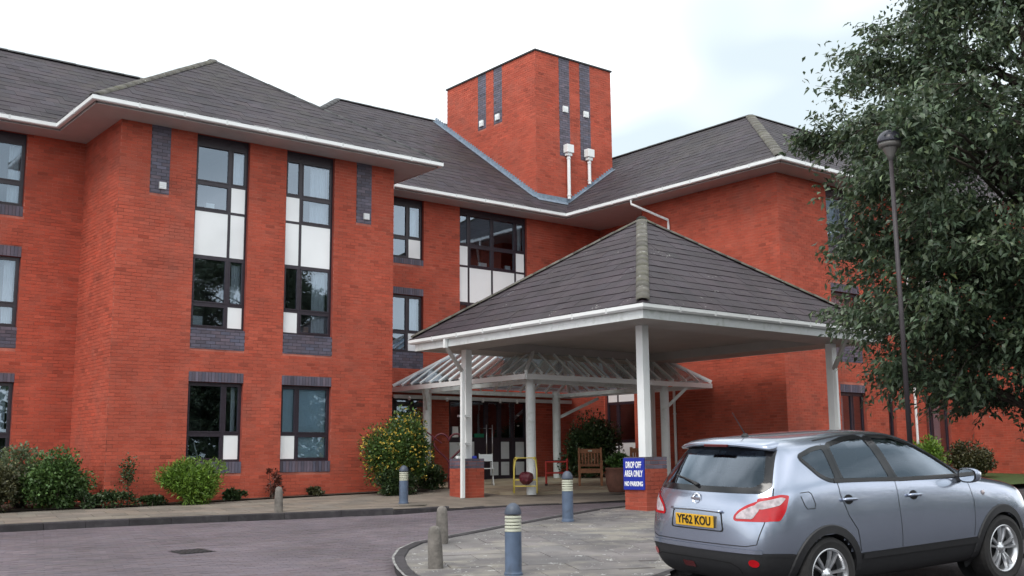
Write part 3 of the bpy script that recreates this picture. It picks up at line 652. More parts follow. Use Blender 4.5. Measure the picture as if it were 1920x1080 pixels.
# stepped lead flashing round its foot
m = MB()
def zmain(y): return ZG + PT*(y-24.2)
st = .075/PT
for i in range(52):
    y0 = ty0 + st*i; y1 = y0 + st
    if y1 > 30.55: break
    z = zmain(y0); m.box(tx0-.012, tx0+.01, y0, y1, z-.15, z+.21)
    m.add([(tx0-.14,y0,zmain(y0)+.03), (tx0,y0,zmain(y0)+.04), (tx0,y1,zmain(y1)+.04), (tx0-.14,y1,zmain(y1)+.03)], [(0,1,2,3)])
zc = zmain(ty0); m.box(tx0-.014, 22.4, ty0-.012, ty0+.01, zc-.2, zc+.17)
m.add([(tx0-.05,ty0-.16,zmain(ty0-.16)+.03), (22.35,ty0-.16,zmain(ty0-.16)+.03), (22.42,ty0,zc+.04), (tx0-.05,ty0,zc+.04)], [(0,1,2,3)])
for i in range(20):
    x0 = 22.38 + st*i; x1 = min(x0+st, tx1+.01); z = ZG + PT*(x0-21.58)
    if x0 >= tx1: break
    m.box(x0, x1, ty0-.013, ty0+.01, z-.15, z+.16)
    m.add([(x0,ty0-.14,ZG+PT*(x0-21.58)+.03), (x1,ty0-.14,ZG+PT*(x1-21.58)+.03), (x1,ty0,ZG+PT*(x1-21.58)+.04), (x0,ty0,ZG+PT*(x0-21.58)+.04)], [(0,1,2,3)])
m.build('lead_flashing', 'lead', B)

# ================================================================== ground
def gridsheet(name, xs, ys, f, matn, kind='structure'):
    vs = [(x, y, f(x, y)) for y in ys for x in xs]; n = len(xs)
    fs = [(j*n+i, j*n+i+1, (j+1)*n+i+1, (j+1)*n+i) for j in range(len(ys)-1) for i in range(n-1)]
    o = MB().add(vs, fs, 0, (1, 1, 1)).build(name, matn); tag(o, None, None, None, kind); return o
M['asphalt'] = spots(mat('asphalt', (.055, .05, .055), .9, .25, 5, bump=.6, bscale=120), (.085, .08, .08), 20, .55, .7, .5, 2)
M['paver'] = mat('block_paver', (.126, .104, .118), .85, .22, .7, attr=True, bump=.5, bscale=80)
M['slab'] = spots(spots(mat('paving_slab', (.165, .155, .15), .8, .25, 1.3, attr=True, bump=.35, bscale=60), (.085, .08, .085), 3, .48, .68, .7, .55), (.29, .27, .225), 2.5, .55, .70, .75, .5)
spots(M['slab'], (.55, .55, .53), 34, .69, .70, .85, 6)
M['pave'] = spots(mat('pavement_slab', (.20, .17, .14), .9, .22, 2, attr=True, bump=.3, bscale=50), (.14, .12, .105), 3, .55, .70, .6, .7)
M['apron'] = mat('entrance_paving', (.34, .28, .20), .85, .15, 2.5, attr=True, bump=.2)
M['kerb'] = spots(mat('kerb_stone', (.036, .032, .036), .85, .25, 6, attr=True, bump=.4), (.10, .095, .09), 9, .58, .74, .4, 3)
M['grass'] = mat('lawn', (.05, .09, .022), .9, .35, 12, bump=1, bscale=50)
fx = [-300, -150, -60, -30, -15, -8] + [x*1.0 for x in range(-4, 37)] + [45, 60, 100, 200, 400]
fy = [-300, -150, -60, -30, -15, -8] + [x*.8-4 for x in range(0, 40)] + [32, 40, 60, 100, 200, 400]
gridsheet('ground', fx, fy, lambda x, y: G(x, y)-.012, 'asphalt')
kerbL = [(-3.5, 21.5), (1.5, 20.6), (4.93, 19.87), (6.26, 19.63), (7.64, 19.28), (9.54, 18.65), (10.58, 18.38), (11.57, 18.10), (12.9, 18.12), (13.8, 18.1), (14.9, 17.9), (16.87, 17.2), (19, 16.6), (22, 16.0)]
isl = [(14.9, 15.25), (14.28, 15.16), (12.77, 14.57), (11.39, 14.0), (10.26, 13.5), (9.4, 13.13), (8.67, 12.80), (8.12, 12.3), (7.62, 11.65), (7.32, 11.15), (7.08, 10.7), (6.84, 10.2), (6.72, 9.6), (6.85, 8.95), (7.25, 8.5), (7.8, 8.32), (8.65, 8.43), (9.2, 8.66), (10.2, 9.15), (12, 9.9), (14.5, 10.9), (17, 12.0), (19.5, 13.1), (21.8, 14.0), (21.8, 15.9), (19, 16.0), (16.5, 15.6)]
def inside(poly, x, y):
    c = False; n = len(poly)
    for i in range(n):
        (x0, y0), (x1, y1) = poly[i], poly[(i+1) % n]
        if (y0 > y) != (y1 > y) and x < (x1-x0)*(y-y0)/(y1-y0)+x0: c = not c
    return c
pav = kerbL + [(22, 25.1), (-3.5, 25.1)]
def fan(poly, f, name, matn, extra=0):
    bm = bmesh.new(); vs = [bm.verts.new((x, y, f(x, y)+extra)) for x, y in poly]; fc = bm.faces.new(vs)
    bmesh.ops.triangulate(bm, faces=[fc]); bmesh.ops.recalc_face_normals(bm, faces=bm.faces)
    me = bpy.data.meshes.new(name); bm.to_mesh(me); bm.free()
    if len(me.polygons) and me.polygons[0].normal.z < 0: me.flip_normals()
    setcol(me, [(1, 1, 1)]*len(me.polygons)); me.materials.append(M[matn]); o = link(name, me); o['kind'] = 'structure'; return o
def kerbs(poly, closed, par, inner=.13, side=1, sl=.9, drop=lambda x, y: 1):
    pts = [V((x, y, 0)) for x, y in poly] + ([V((*poly[0], 0))] if closed else [])
    # offset polyline inwards
    off = []
    for i, p in enumerate(pts):
        a = pts[max(i-1, 0)] if not closed else pts[(i-1) % (len(pts)-1)]; b = pts[min(i+1, len(pts)-1)] if not closed else pts[(i+1) % (len(pts)-1)]
        t = (b-a).normalized(); off.append(p + V((-t.y, t.x, 0))*inner*side)
    for i in range(len(pts)-1):
        L = (pts[i+1]-pts[i]).length; n = max(1, round(L/sl))
        for k in range(n):
            g = .004/L; t0, t1 = k/n+g, (k+1)/n-g
            q = [pts[i].lerp(pts[i+1], t0), pts[i].lerp(pts[i+1], t1), off[i].lerp(off[i+1], t1), off[i].lerp(off[i+1], t0)]
            c = (pts[i]+pts[i+1])/2; h = KERB*drop(c.x, c.y); v = random.uniform(.75, 1.25); m = MB()
            bt = [V((p.x, p.y, G(p.x, p.y)-.08)) for p in q]; tp = [V((p.x, p.y, G(p.x, p.y)+h+.006)) for p in q]
            n_ = (q[0]-q[3]).normalized()*.015
            tp2 = [tp[0]-n_, tp[1]-n_, tp[2], tp[3]]; md = [tp[0]-V((0,0,.02)), tp[1]-V((0,0,.02))]
            vs = bt + [md[0], md[1]] + tp2
            fs = [(0,1,5,4), (4,5,7,6), (6,7,8,9), (1,2,8,7,5), (3,0,4,6,9), (2,3,9,8)]
            if side < 0: fs = [f[::-1] for f in fs]
            m.add(vs, fs, 0, (v, v, v)); k_ = m.build('kerb_stone', 'kerb'); k_.parent = par
def mat_slope(x, y, rz=0):
    n = V((-.0219, -.0273, 1)).normalized(); e = V((math.cos(rz), math.sin(rz), 0)); e = (e - n*e.dot(n)).normalized(); f = n.cross(e)
    return Matrix(((e.x, f.x, n.x, x), (e.y, f.y, n.y, y), (e.z, f.z, n.z, 0), (0,0,0,1)))
def slabset(par, poly, name, sx, sy, rz, zf, matn, gap=.006, th=.03, jit=.0015, bond=.5, limit=300, key=None, margin=.0, stuff_name='paving'):
    c, s = math.cos(rz), math.sin(rz); us = [x*c+y*s for x, y in poly]; vs_ = [-x*s+y*c for x, y in poly]
    items = []; j = 0; v = min(vs_)
    while v < max(vs_):
        u = min(us) - (sx*bond if j % 2 else 0)
        while u < max(us):
            cu, cv = u+sx/2, v+sy/2; x, y = cu*c-cv*s, cu*s+cv*c
            cs = [((u+a)*c-(v+b)*s, (u+a)*s+(v+b)*c) for a in (margin, sx-margin) for b in (margin, sy-margin)]
            if all(inside(poly, *q) for q in cs): items.append((x, y))
            u += sx
        v += sy; j += 1
    items.sort(key=key or (lambda p: p[0]**2+p[1]**2))
    var = []
    def tile(k, m=None, M4=None, col_=None):
        m = m or MB(); a, b = sx/2-gap/2, sy/2-gap/2; ch = min(.006, gap)
        q = [V((-a,-b,-th)), V((a,-b,-th)), V((a,b,-th)), V((-a,b,-th)), V((-a+ch,-b+ch,0)), V((a-ch,-b+ch,0)), V((a-ch,b-ch,0)), V((-a+ch,b-ch,0))]
        if M4: q = [M4 @ p for p in q]
        return m.add(q, [(4,5,6,7), (0,1,5,4), (1,2,6,5), (2,3,7,6), (3,0,4,7)], 0, col_)
    for k in range(8):
        g = max(.65, random.gauss(1, .085)); m = tile(k, None, None, (g*random.uniform(.96,1.04), g, g*random.uniform(.96,1.04))); me = m.mesh(name); me.materials.append(M[matn]); var.append(me)
    big = MB()
    for i, (x, y) in enumerate(items):
        mw = mat_slope(x, y, rz); mw[2][3] = zf(x, y) + random.gauss(0, jit)
        if i < limit: o = link(name, random.choice(var)); o.matrix_world = mw; o.parent = par
        else:
            g = max(.6, random.gauss(1, .085)); tile(0, big, mw, (g*random.uniform(.95,1.05), g, g*random.uniform(.95,1.05)))
    if big.v:
        o = big.build(stuff_name, matn); o.parent = par; o['kind'] = 'stuff'
# carriageway of small blocks
road_poly = [(-3, 6), (4, 6), (7.2, 7.2), (6.5, 9.2), (6.6, 10.2)] + [(x-.1, y+.1) for x, y in isl[10::-1]] + [(17, 15.85), (21.5, 15.95)] + [(x+.02, y-.06) for x, y in kerbL[::-1]]
road = fan(road_poly, G, 'road', 'paver', -.004)
slabset(road, road_poly, 'paver', .2, .1, -.27, G, 'paver', gap=.004, th=.02, jit=.0012, key=lambda p: abs(p[0]-5.4)*.6+abs(p[1]-13.2), stuff_name='block_paving')
drop = lambda x, y: 1 if x < 11.5 else max(.12, 1-(x-11.5)/2.4)
pavement = fan(pav, lambda x, y: P(x, y)-.008 - KERB*(1-drop(x, y))*max(0, 1-abs(y-18)/2.2), 'pavement', 'pave')
pm_poly = [(x, y+.15) for x, y in kerbL if x < 13.5] + [(13.8, 22.1), (13.0, 22.1), (8, 22.3), (7, 22.6), (3, 23.2), (-3, 23.6)]
slabset(pavement, pm_poly, 'paving_slab', .6, .6, -.2, P, 'pave', gap=.008, th=.02)
kerbs(kerbL, False, pavement, side=1, drop=drop)
# lighter apron in front of the doors
ap_poly = [(15.9, 20.3), (18.0, 19.3), (19.6, 18.6), (22.3, 18.0), (23.7, 20), (23.7, 24.99), (14.6, 24.99), (14.6, 24.0), (15.9, 24)]
apron = fan(ap_poly, P, 'entrance_apron', 'apron', .004)
m = MB(); q = ap_poly
for (xa, ya), (xb, yb) in zip(q, q[1:]+q[:1]): m.add([(xa,ya,P(xa,ya)+.004), (xb,yb,P(xb,yb)+.004), (xb,yb,P(xb,yb)-.2), (xa,ya,P(xa,ya)-.2)], [(0,1,2,3)], 0, (1,1,1))
k = m.build('apron_edge', 'apron'); k.parent = apron
slabset(apron, ap_poly, 'apron_slab', .9, .6, 0, lambda x, y: P(x, y)+.010, 'apron', gap=.008, th=.012)
# planting bed along the wall
fan([(-3, 23.5), (3, 23.1), (7.2, 22.55), (8, 22.25), (11, 22.35), (14.4, 22.25), (14.9, 21.9), (15.8, 22.8), (15.8, 24.9), (14.42, 24.9), (14.42, 22.64), (7.53, 22.64), (7.53, 24.99), (-3, 24.99)], P, 'planting_bed', 'soil', .02)
# raised island with big slabs
island = fan(isl, P, 'island', 'slab', -.012)
slabset(island, isl, 'paving_slab', .9, .6, -.45, P, 'slab', gap=.004, th=.02, margin=.06, jit=.002)
kerbs(isl, True, island, side=-1, inner=.13, sl=.75)
m = MB(); ni = len(isl); io = []
for i in range(ni):
    a_, b_ = V((*isl[i-1], 0)), V((*isl[(i+1) % ni], 0)); t_ = (b_-a_).normalized(); c_ = V((*isl[i], 0)); n_ = V((t_.y, -t_.x, 0)); io.append((c_+n_*.135, c_+n_*.165))
for i in range(ni):
    j = (i+1) % ni; q4 = [io[i][0], io[j][0], io[j][1], io[i][1]]; m.add([(p.x, p.y, P(p.x, p.y)+.004) for p in q4], [(0,1,2,3)])
M['joint'] = spots(mat('pale_mortar_joint', (.27, .27, .26), .9, .3, 9), (.16, .15, .15), 14, .45, .6, .9, 4)
k = m.build('kerb_joint', 'joint'); k.parent = island
fan([(24, 13.5), (31.3, 13.2), (31.3, 16.9), (22.6, 16.9), (22.6, 15.6)], P, 'lawn', 'grass', .01)
# drain cover in the road
m = MB(); x0, y0, s = 6.02, 14.72, .44
m.add([(x0-.03,y0-.03,G(x0,y0)+.003), (x0+s+.03,y0-.03,G(x0+s,y0)+.003), (x0+s+.03,y0+s+.03,G(x0+s,y0+s)+.003), (x0-.03,y0+s+.03,G(x0,y0+s)+.003)], [(0,1,2,3)])
for k in range(7):
    a = x0 + k*s/7; m.prism([(a,y0,G(a,y0)+.004), (a+.04,y0,G(a+.04,y0)+.004), (a+.04,y0+s,G(a+.04,y0+s)+.004), (a,y0+s,G(a,y0+s)+.004)], (0,0,.008))
tag(m.build('drain_cover', 'black_iron'), 'dark iron drain cover sunk in the block paving', 'drain cover')

# ================================================================== drop-off canopy
cx0, cx1, cy0, cy1 = 13.87, 21.72, 13.53, 21.12
cols_ = [(14.84, 14.52), (14.84, 20.16), (20.85, 14.52), (20.85, 20.16)]
CN = thing('drop_off_canopy', 'open drop-off canopy with slate pyramid roof on white columns', 'canopy', (17.8, 17.3, P(17.8, 17.3)), world=True)
ct, cgt = (17.79, 17.32, 5.46), 2.755
cc = [(cx0,cy0), (cx1,cy0), (cx1,cy1), (cx0,cy1)]
ez = cgt-.01
key = lambda p: p.length
slates([(cx0,cy1,ez), (cx0,cy0,ez), ct], (0,1,0), .31, .33, .011, 'slate_c', 'slate_c', CN, 150, 'roof_slope', key)
slates([(cx0,cy0,ez), (cx1,cy0,ez), ct], (1,0,0), .31, .33, .011, 'slate_c', 'slate_c', CN, 150, 'roof_slope', key)
slates([(cx1,cy0,ez), (cx1,cy1,ez), ct], (0,1,0), .31, .33, .011, 'slate_c', 'slate_c', CN)
slates([(cx1,cy1,ez), (cx0,cy1,ez), ct], (1,0,0), .31, .33, .011, 'slate_c', 'slate_c', CN)
for (x, y) in cc: ridge_line(V((x, y, ez)).lerp(V(ct), .015)+V((0,0,.02)), ct, CN, w=.125, h=.06, L=.36, name='hip_tile', lift=-.015)
m = MB(); m.lathe([(.14,-.06),(.12,.03),(.06,.07),(.0,.08)], ct, 12); m.build('hip_cap', 'ridge', CN, smooth=True)
for i in range(4):
    (xa, ya), (xb, yb) = cc[i], cc[(i+1) % 4]; d = V((xb-xa, yb-ya, 0)).normalized(); N = V((d.y, -d.x, 0))
    m = MB(); a, b = V((xa, ya, 0)), V((xb, yb, 0))
    pr = [(0, cgt), (0, cgt-.075), (-.03, cgt-.105), (-.10, cgt-.105), (-.10, cgt-.09), (-.02, cgt-.02), (-.02, cgt)]
    vs = []
    for p, mt in ((a, -1), (b, 1)): vs += [p + N*o + d*(o*mt) + V((0,0,z)) for o, z in pr]
    L = len(pr); m.add(vs, [(k, (k+1) % L, L+(k+1) % L, L+k) for k in range(L)]); m.build('gutter', 'white', CN)
    for k in range(1, 8):
        c = a.lerp(b, k/8); q_ = MB(); q_.obox(c - d*.02 + N*.004 + V((0,0,cgt-.108)), d*.04, -N*.05, V((0,0,.106))); q_.build('gutter_bracket', 'bracket', CN)
    m = MB(); q = .115; t = .03
    pts = [a - N*q + d*q, b - N*q - d*q, b - N*(q+t) - d*(q+t), a - N*(q+t) + d*(q+t)]
    m.prism([p + V((0,0,2.49)) for p in pts], (0,0,.25)); m.build('fascia', 'whited', CN)
m = MB(); i0, i1, j0, j1, zs_ = 15.0, 20.7, 14.7, 20.0, 2.50
o0, o1, p0, p1 = cx0+.14, cx1-.14, cy0+.14, cy1-.14
m.box(o0, o1, p0, j0, zs_, zs_+.015); m.box(o0, o1, j1, p1, zs_, zs_+.015); m.box(o0, i0, j0, j1, zs_, zs_+.015); m.box(i1, o1, j0, j1, zs_, zs_+.015)
zc_ = zs_+.20; m.box(i0-.02, i1+.02, j0-.02, j0, zs_+.015, zc_); m.box(i0-.02, i1+.02, j1, j1+.02, zs_+.015, zc_); m.box(i0-.02, i0, j0, j1, zs_+.015, zc_); m.box(i1, i1+.02, j0, j1, zs_+.015, zc_)
m.box(i0, i1, j0, j1, zc_, zc_+.015); m.build('soffit', 'csoffit', CN)
PT_ = .02
for k, (x, y) in enumerate(cols_):
    m = MB(); m.box(x-.088, x+.088, y-.088, y+.088, -.02, 2.50); m.build('column', 'white', CN, bevel=.008)
    hs = .28; zb, ztp = P(x, y)-.06, PT_
    m = MB(); m.box(x-hs+.006, x+hs-.006, y-hs+.006, y+hs-.006, zb, ztp-.004); pier = m.build('pier', 'mortar', CN)
    n = round((ztp-zb)/.075); protos = []
    faces = [Wall((x-hs, y, 0), (0,-1,0), (-1,0,0)), Wall((x, y-hs, 0), (1,0,0), (0,-1,0)), Wall((x+hs, y, 0), (0,1,0), (1,0,0)), Wall((x, y+hs, 0), (-1,0,0), (0,1,0))]
    for fi, Wf in enumerate(faces[:4] if k < 2 else faces[:2]):
        for c in range(n):
            z1 = ztp - c*.075; z0 = z1 - .065; blue = c < 3
            ed = [-hs, -hs+.215, hs-.1125, hs] if (c+fi) % 2 else [-hs, -hs+.1125, hs-.215, hs]
            ed = [ed[0], ed[1], ed[2], ed[3]]
            for q in range(3):
                bl = [(ed[q]+(.005 if q else 0), ed[q+1]-(.005 if q < 2 else 0), z0, z1)]
                if blue: g = random.uniform(.75, 1.3); cl = np.array([[g, g, g]])
                else: cl = brick_cols(1)*.82
                me = brick_mesh('brick', Wf, bl, cols=cl); me.materials.append(M['blue' if blue else 'brick'])
                b = link('brick', me); b.parent = pier
    m = MB(); m.box(x-hs, x+hs, y-hs, y+hs, ztp-.0035, ztp); kk = m.build('pier_cap', 'bluemortar'); kk.parent = pier
def sqpipe(pts, w, par, name, matn='white'):
    m = MB()
    for a, b in zip(pts[:-1], pts[1:]): m.beam(a, b, w, w, up=(.01, .02, 1) if abs(V(b).z-V(a).z) < .9*(V(b)-V(a)).length else (1, 0, 0))
    return m.build(name, matn, par)
sqpipe([(13.93,19.72,2.66), (13.93,19.72,2.46)], .075, CN, 'downpipe'); sqpipe([(13.93,19.72,2.50), (14.46,19.80,1.95)], .065, CN, 'downpipe', 'csoffit'); sqpipe([(14.46,19.80,1.98), (14.46,19.80,P(14.46,19.8)-.03)], .075, CN, 'downpipe')
sqpipe([(20.2,13.62,2.6), (20.55,14.25,1.9)], .075, CN, 'downpipe', 'csoffit'); sqpipe([(20.55,14.22,1.95), (20.55,14.22,-1)], .07, CN, 'downpipe')
for z in (.32, .95):
    m = MB(); m.box(14.50, 14.80, 19.98, 20.06, z, z+.05); m.build('pipe_bracket', 'steel', CN)
# the blue notice on the nearer pier
sg = thing('drop_off_sign', 'blue sign with white DROP OFF AREA ONLY lettering on brick pier', 'sign', (14.84-.30, 14.53, -.29))
m = MB(); m.box(-.012, .012, -.27, .27, -.29, .29); m.build('board', 'sign_blue', sg, bevel=.004)
for txt, z, sz, bo in (('DROP OFF', .16, .128, .0035), ('AREA ONLY', .0, .128, .0035), ('NO PARKING', -.185, .092, .003)):
    me = text_mesh(txt, sz, 'lettering', bo); me.materials.append(M['sign_white']); o = link('lettering', me, sg)
    o.rotation_euler = (R(90), 0, R(-90)); o.location = (-.0145, 0, z)
    wdt = max(v.co.x for v in me.vertices)-min(v.co.x for v in me.vertices); o.scale = (.47/wdt if txt != 'DROP OFF' else .40/wdt, 1.25, 1)

# ================================================================== glazed porch
PC = thing('glazed_porch', 'white-framed glass porch roof on round white posts over the entrance', 'porch', (19.1, 22.1, P(19.1, 22.1)), world=True)
gx0, gx1, gy0, gy1, gz = 15.9, 22.3, 19.3, 24.95, 1.95
ga = V(((gx0+gx1)/2, (gy0+gy1)/2, gz+2.15)); gc = [V((gx0,gy0,gz)), V((gx1,gy0,gz)), V((gx1,gy1,gz)), V((gx0,gy1,gz))]
for i in range(4):
    a, b = gc[i], gc[(i+1) % 4]; mid = (a+b)/2; L = (b-a).length; n = 13; d = (b-a).normalized()
    m = MB(); m.beam(a-V((0,0,.07)), b-V((0,0,.07)), .06, .12); m.build('eave_beam', 'white', PC)
    ends = []
    for k in range(n+1):
        t = k/n; f = min(t, 1-t)*2; p = a.lerp(b, t); q = p + (ga-mid)*f; ends.append((p, q))
        if 0 < k < n: m = MB(); m.beam(p+V((0,0,.02)), q+V((0,0,.02)), .045, .06); m.build('glazing_bar', 'white', PC)
    for k in range(n):
        (p, q), (r, s) = ends[k], ends[k+1]; m = MB(); up = V((0,0,.035))
        if (q-p).length < .01: m.add([p+up, r+up, s+up], [(0,1,2)])
        elif (s-r).length < .01: m.add([p+up, r+up, q+up], [(0,1,2)])
        elif k == n//2 and n % 2: m.add([p+up, r+up, s+up, ga+up, q+up], [(0,1,2,3,4)])
        else: m.add([p+up, r+up, s+up, q+up], [(0,1,2,3)])
        m.build('pane', 'cglass', PC)
for p in gc: m = MB(); m.beam(p+V((0,0,.03)), ga+V((0,0,.03)), .07, .09); m.build('hip_bar', 'white', PC)
pcs = [(16.4,19.75), (20.95,19.75), (16.4,24.05), (20.95,24.05)]
for x, y in pcs:
    m = MB(); m.lathe([(.115, P(x,y)-.05), (.115, gz-.02)], (x, y, 0), 20); m.build('column', 'whited', PC, smooth=False)
zb_ = gz-.14
for (a, b) in ((0,1), (1,3), (3,2), (2,0)):
    m = MB(); m.beam((*pcs[a], zb_), (*pcs[b], zb_), .07, .10); m.build('tie_beam', 'whited', PC)
for a, b in (((16.4,24.05,1.25), (15.95,23.6,1.86)), ((20.95,24.05,1.15), (22.2,23.6,1.75)), ((20.95,19.75,1.25), (21.5,19.4,1.86))):
    m = MB(); m.beam(a, b, .06, .08); m.build('brace', 'whited', PC)
m = MB(); m.beam((gx0,24.9,gz-.25), (gx1,24.9,gz-.25), .05, .1); m.build('wall_plate', 'whited', PC)
for k in range(8):
    x = 16.2 + k*.62; m = MB(); m.lathe([(.0,0),(.03,0),(.045,.07),(.015,.11),(.0,.11)], (x, 24.6, gz-.36), 10); m.build('spotlight', 'white', PC, smooth=True)

# ================================================================== street furniture
def make_bollard(h, label, loc):
    t = thing('bollard_light', label, 'bollard', loc, group='blue bollard lights')
    r = .092
    MB().lathe([(r*1.12,-.05),(r*1.12,.02),(r*1.02,.03),(r,.05),(r,.595*h)], n=24).build('post', 'bollard_blue', t, smooth=False)
    m = MB(); m.lathe([(.05,.59*h),(.05,.84*h)], n=12); m.build('lamp_core', 'louvre', t)
    for k in range(5):
        z = (.60+.046*k)*h; MB().lathe([(r*.55,z+.022*h),(r*.98,z),(r*1.0,z+.004),(r*1.0,z+.026*h),(r*.9,z+.034*h),(r*.55,z+.038*h)], n=24).build('louvre', 'louvre', t)
    MB().lathe([(r*1.0,.835*h)] + [(r*1.02*math.cos(a), .85*h+.15*h*math.sin(a)) for a in [R(x) for x in (0,15,30,45,60,75,88)]], n=24).build('cap', 'bollard_cap', t, smooth=True)
    return t
b1_ = make_bollard(.77, 'blue bollard light with striped louvres standing nearest on the slabs', (7.62, 9.50, P(7.62, 9.5)))
b2_ = dup(b1_, (12.22, 13.78, P(12.22, 13.78)), 1.0, 'blue bollard light with stained post beside the drop-off road'); b2_.scale = (1.02, 1.02, 1.07)
b3_ = dup(b1_, (12.45, 19.10, P(12.45, 19.1)), 2.0, 'blue bollard light in front of the yellow-flowered bush')
def stump(label, loc, r, h):
    me = None; m = MB(); pr = [(r*1.0,-.05),(r*1.0,.0),(r*.96,h*.5),(r*.86,h-.09),(r*.74,h-.04),(r*.5,h-.012),(.0,h)]
    vs0 = len(m.v); m.lathe(pr, n=18)
    m.v = [(x*(1+.05*math.sin(7*z+3*x*20)+random.uniform(-.02,.02)), y*(1+random.uniform(-.02,.02)), z) for x, y, z in m.v]
    o = m.build('concrete_bollard', 'conc', smooth=True); o.location = loc; o.rotation_euler = (R(random.uniform(-2,2)), R(random.uniform(-2,2)), random.random()*6)
    return tag(o, label, 'bollard', 'weathered concrete bollards')
stump('weathered round-topped concrete bollard at the corner of the slabbed island', (7.34, 10.58, P(7.34, 10.58)), .088, .47)
stump('taller weathered concrete bollard half hidden behind another', (8.86, 12.62, P(8.86, 12.62)), .088, .50)
stump('weathered concrete bollard on the pavement below the right tall window', (9.62, 19.05, P(9.62, 19.05)), .083, .47)
# lamp post in the tree
lx, ly = 13.05, 7.95; lb = G(lx, ly)
lp = thing('lamp_post', 'slim dark lamp post with dome head rising among the leaves', 'lamp post', (lx, ly, lb))
hz = 4.25-lb
MB().tube([(0,0,-.1),(0,0,1.0)], .055).build('base', 'post_grey', lp); MB().tube([(0,0,1.0),(-.02,.0,hz-.25)], [.034,.029], 12).build('pole', 'post_grey', lp, smooth=True)
MB().lathe([(.03,-.28),(.06,-.2),(.10,-.12),(.10,-.10)], (-.02,0,hz), 20).build('neck', 'lamp_lens', lp, smooth=True)
MB().lathe([(.10,-.10),(.145,-.09),(.155,-.02)], (-.02,0,hz), 24).build('lens', 'lamp_lens', lp, smooth=True)
MB().lathe([(.165,-.03)] + [(.17*math.cos(R(a)), -.02+.17*math.sin(R(a))) for a in (0,15,30,45,60,75,89)], (-.02,0,hz), 24).build('dome', 'lamp_globe', lp, smooth=True)
# yellow walking frame with a maroon bag, by the porch post
f = thing('walking_frame', 'yellow tubular walking frame standing at the white porch post', 'walking frame', (16.22, 19.75, P(16.22, 19.75)), (0, 0, R(-38)))
for s in (-.26, .26):
    MB().tube([(s,-.22,0), (s,-.16,.55), (s*.9,-.12,.74), (s*.7,-.11,.80)], .016).build('leg', 'yellow_paint', f, smooth=True)
    MB().tube([(s*1.05,.22,0), (s*1.02,.14,.6), (s,.08,.76), (s*.9,-.02,.81), (s*.8,-.1,.81)], .016).build('leg', 'yellow_paint', f, smooth=True)
for z, y in ((.80,-.11), (.30,-.19), (.16,-.20)): MB().tube([(-.24,y,z), (.24,y,z)], .014).build('crossbar', 'yellow_paint', f)
m = MB(); m.lathe([(.0,-.16),(.08,-.15),(.15,-.08),(.165,.0),(.15,.07),(.10,.11),(.0,.12)], (0,0,0), 18)
m.v = [(x*(1+random.uniform(-.12,.12)), y*(1+random.uniform(-.12,.12)), z+random.uniform(-.015,.015)) for x, y, z in m.v]
bg = m.build('bag', 'maroon', smooth=False); bg.location = (16.12, 19.60, P(16.2, 19.7)+.36); tag(bg, 'round dark maroon bag hanging on the yellow walking frame', 'bag')
# red tubular trolley
t = thing('red_trolley', 'red painted tubular trolley with two shelves behind the bollard light', 'trolley', (18.62, 21.4, P(18.62, 21.4)), (0, 0, R(-42)))
for x in (-.27, .27):
    for y in (-.18, .18): MB().tube([(x,y,.05), (x,y,.62+(.06 if x > 0 else 0))], .022).build('upright', 'red_paint', t); MB().lathe([(.0,0),(.035,0),(.035,.05),(.0,.05)], (x,y,0), 10).build('castor', 'black_iron', t)
for z in (.30, .58):
    MB().box(-.28,.28,-.2,.2,z,z+.012).build('shelf', 'red_paint', t)
    for y in (-.19, .19): MB().tube([(-.27,y,z+.02), (.27,y,z+.02)], .02).build('rail', 'red_paint', t)
for k in range(4): 
    o = MB().box(-.06,.06,-.08,.08,0,.05).build('packet', random.choice(['maroon','white','terracotta']), bevel=.006); o.location = (18.48+.14*k*.74, 21.53-.14*k*.67, P(18.62,21.4)+.595); tag(o, ['small dark packet on the top shelf of the red trolley, leftmost', 'small packet second from left on the red trolley', 'small packet third from left on the red trolley', 'small packet at the right end of the red trolley'][k], 'packet', 'packets on the red trolley')
# teak armchairs
def chair(label, loc, rz, w=.62):
    t = thing('wooden_armchair', label, 'chair', loc, (0, 0, rz), 'teak chairs by the entrance'); hw = w/2
    for x in (-hw, hw-.06):
        MB().box(x,x+.06,-.28,-.22,0,.60).build('leg', 'wood', t, bevel=.006); MB().box(x,x+.06,.22,.28,0,.96).build('leg', 'wood', t, bevel=.006)
        MB().box(x-.01,x+.07,-.32,.24,.60,.63).build('armrest', 'wood', t, bevel=.006)
    for y in (-.28, .235): MB().box(-hw+.06,hw-.06,y,y+.035,.32,.41).build('rail', 'wood', t)
    for k in range(5): MB().box(-hw+.02,hw-.02,-.28+k*.10,-.28+k*.10+.085,.41,.432).build('seat_slat', 'wood', t, bevel=.004)
    MB().box(-hw+.06,hw-.06,.235,.275,.82,.93).build('top_rail', 'wood', t, bevel=.006); MB().box(-hw+.06,hw-.06,.235,.275,.48,.54).build('back_rail', 'wood', t)
    for k in range(6): x = -hw+.09+k*(w-.18-.05)/5; MB().box(x,x+.05,.245,.265,.54,.82).build('back_slat', 'wood', t)
    MB().box(-.05,.05,.228,.2345,.86,.90).build('plaque', 'louvre', t)
    return t
ch1 = chair('teak armchair with pale plaque on its back rail beside the porch post', (19.15, 20.70, P(19.15, 20.70)), R(-42))
ch2 = dup(ch1, (20.25, 20.15, P(20.25, 20.15)), R(-75), 'teak armchair in shade beyond the planter pot')
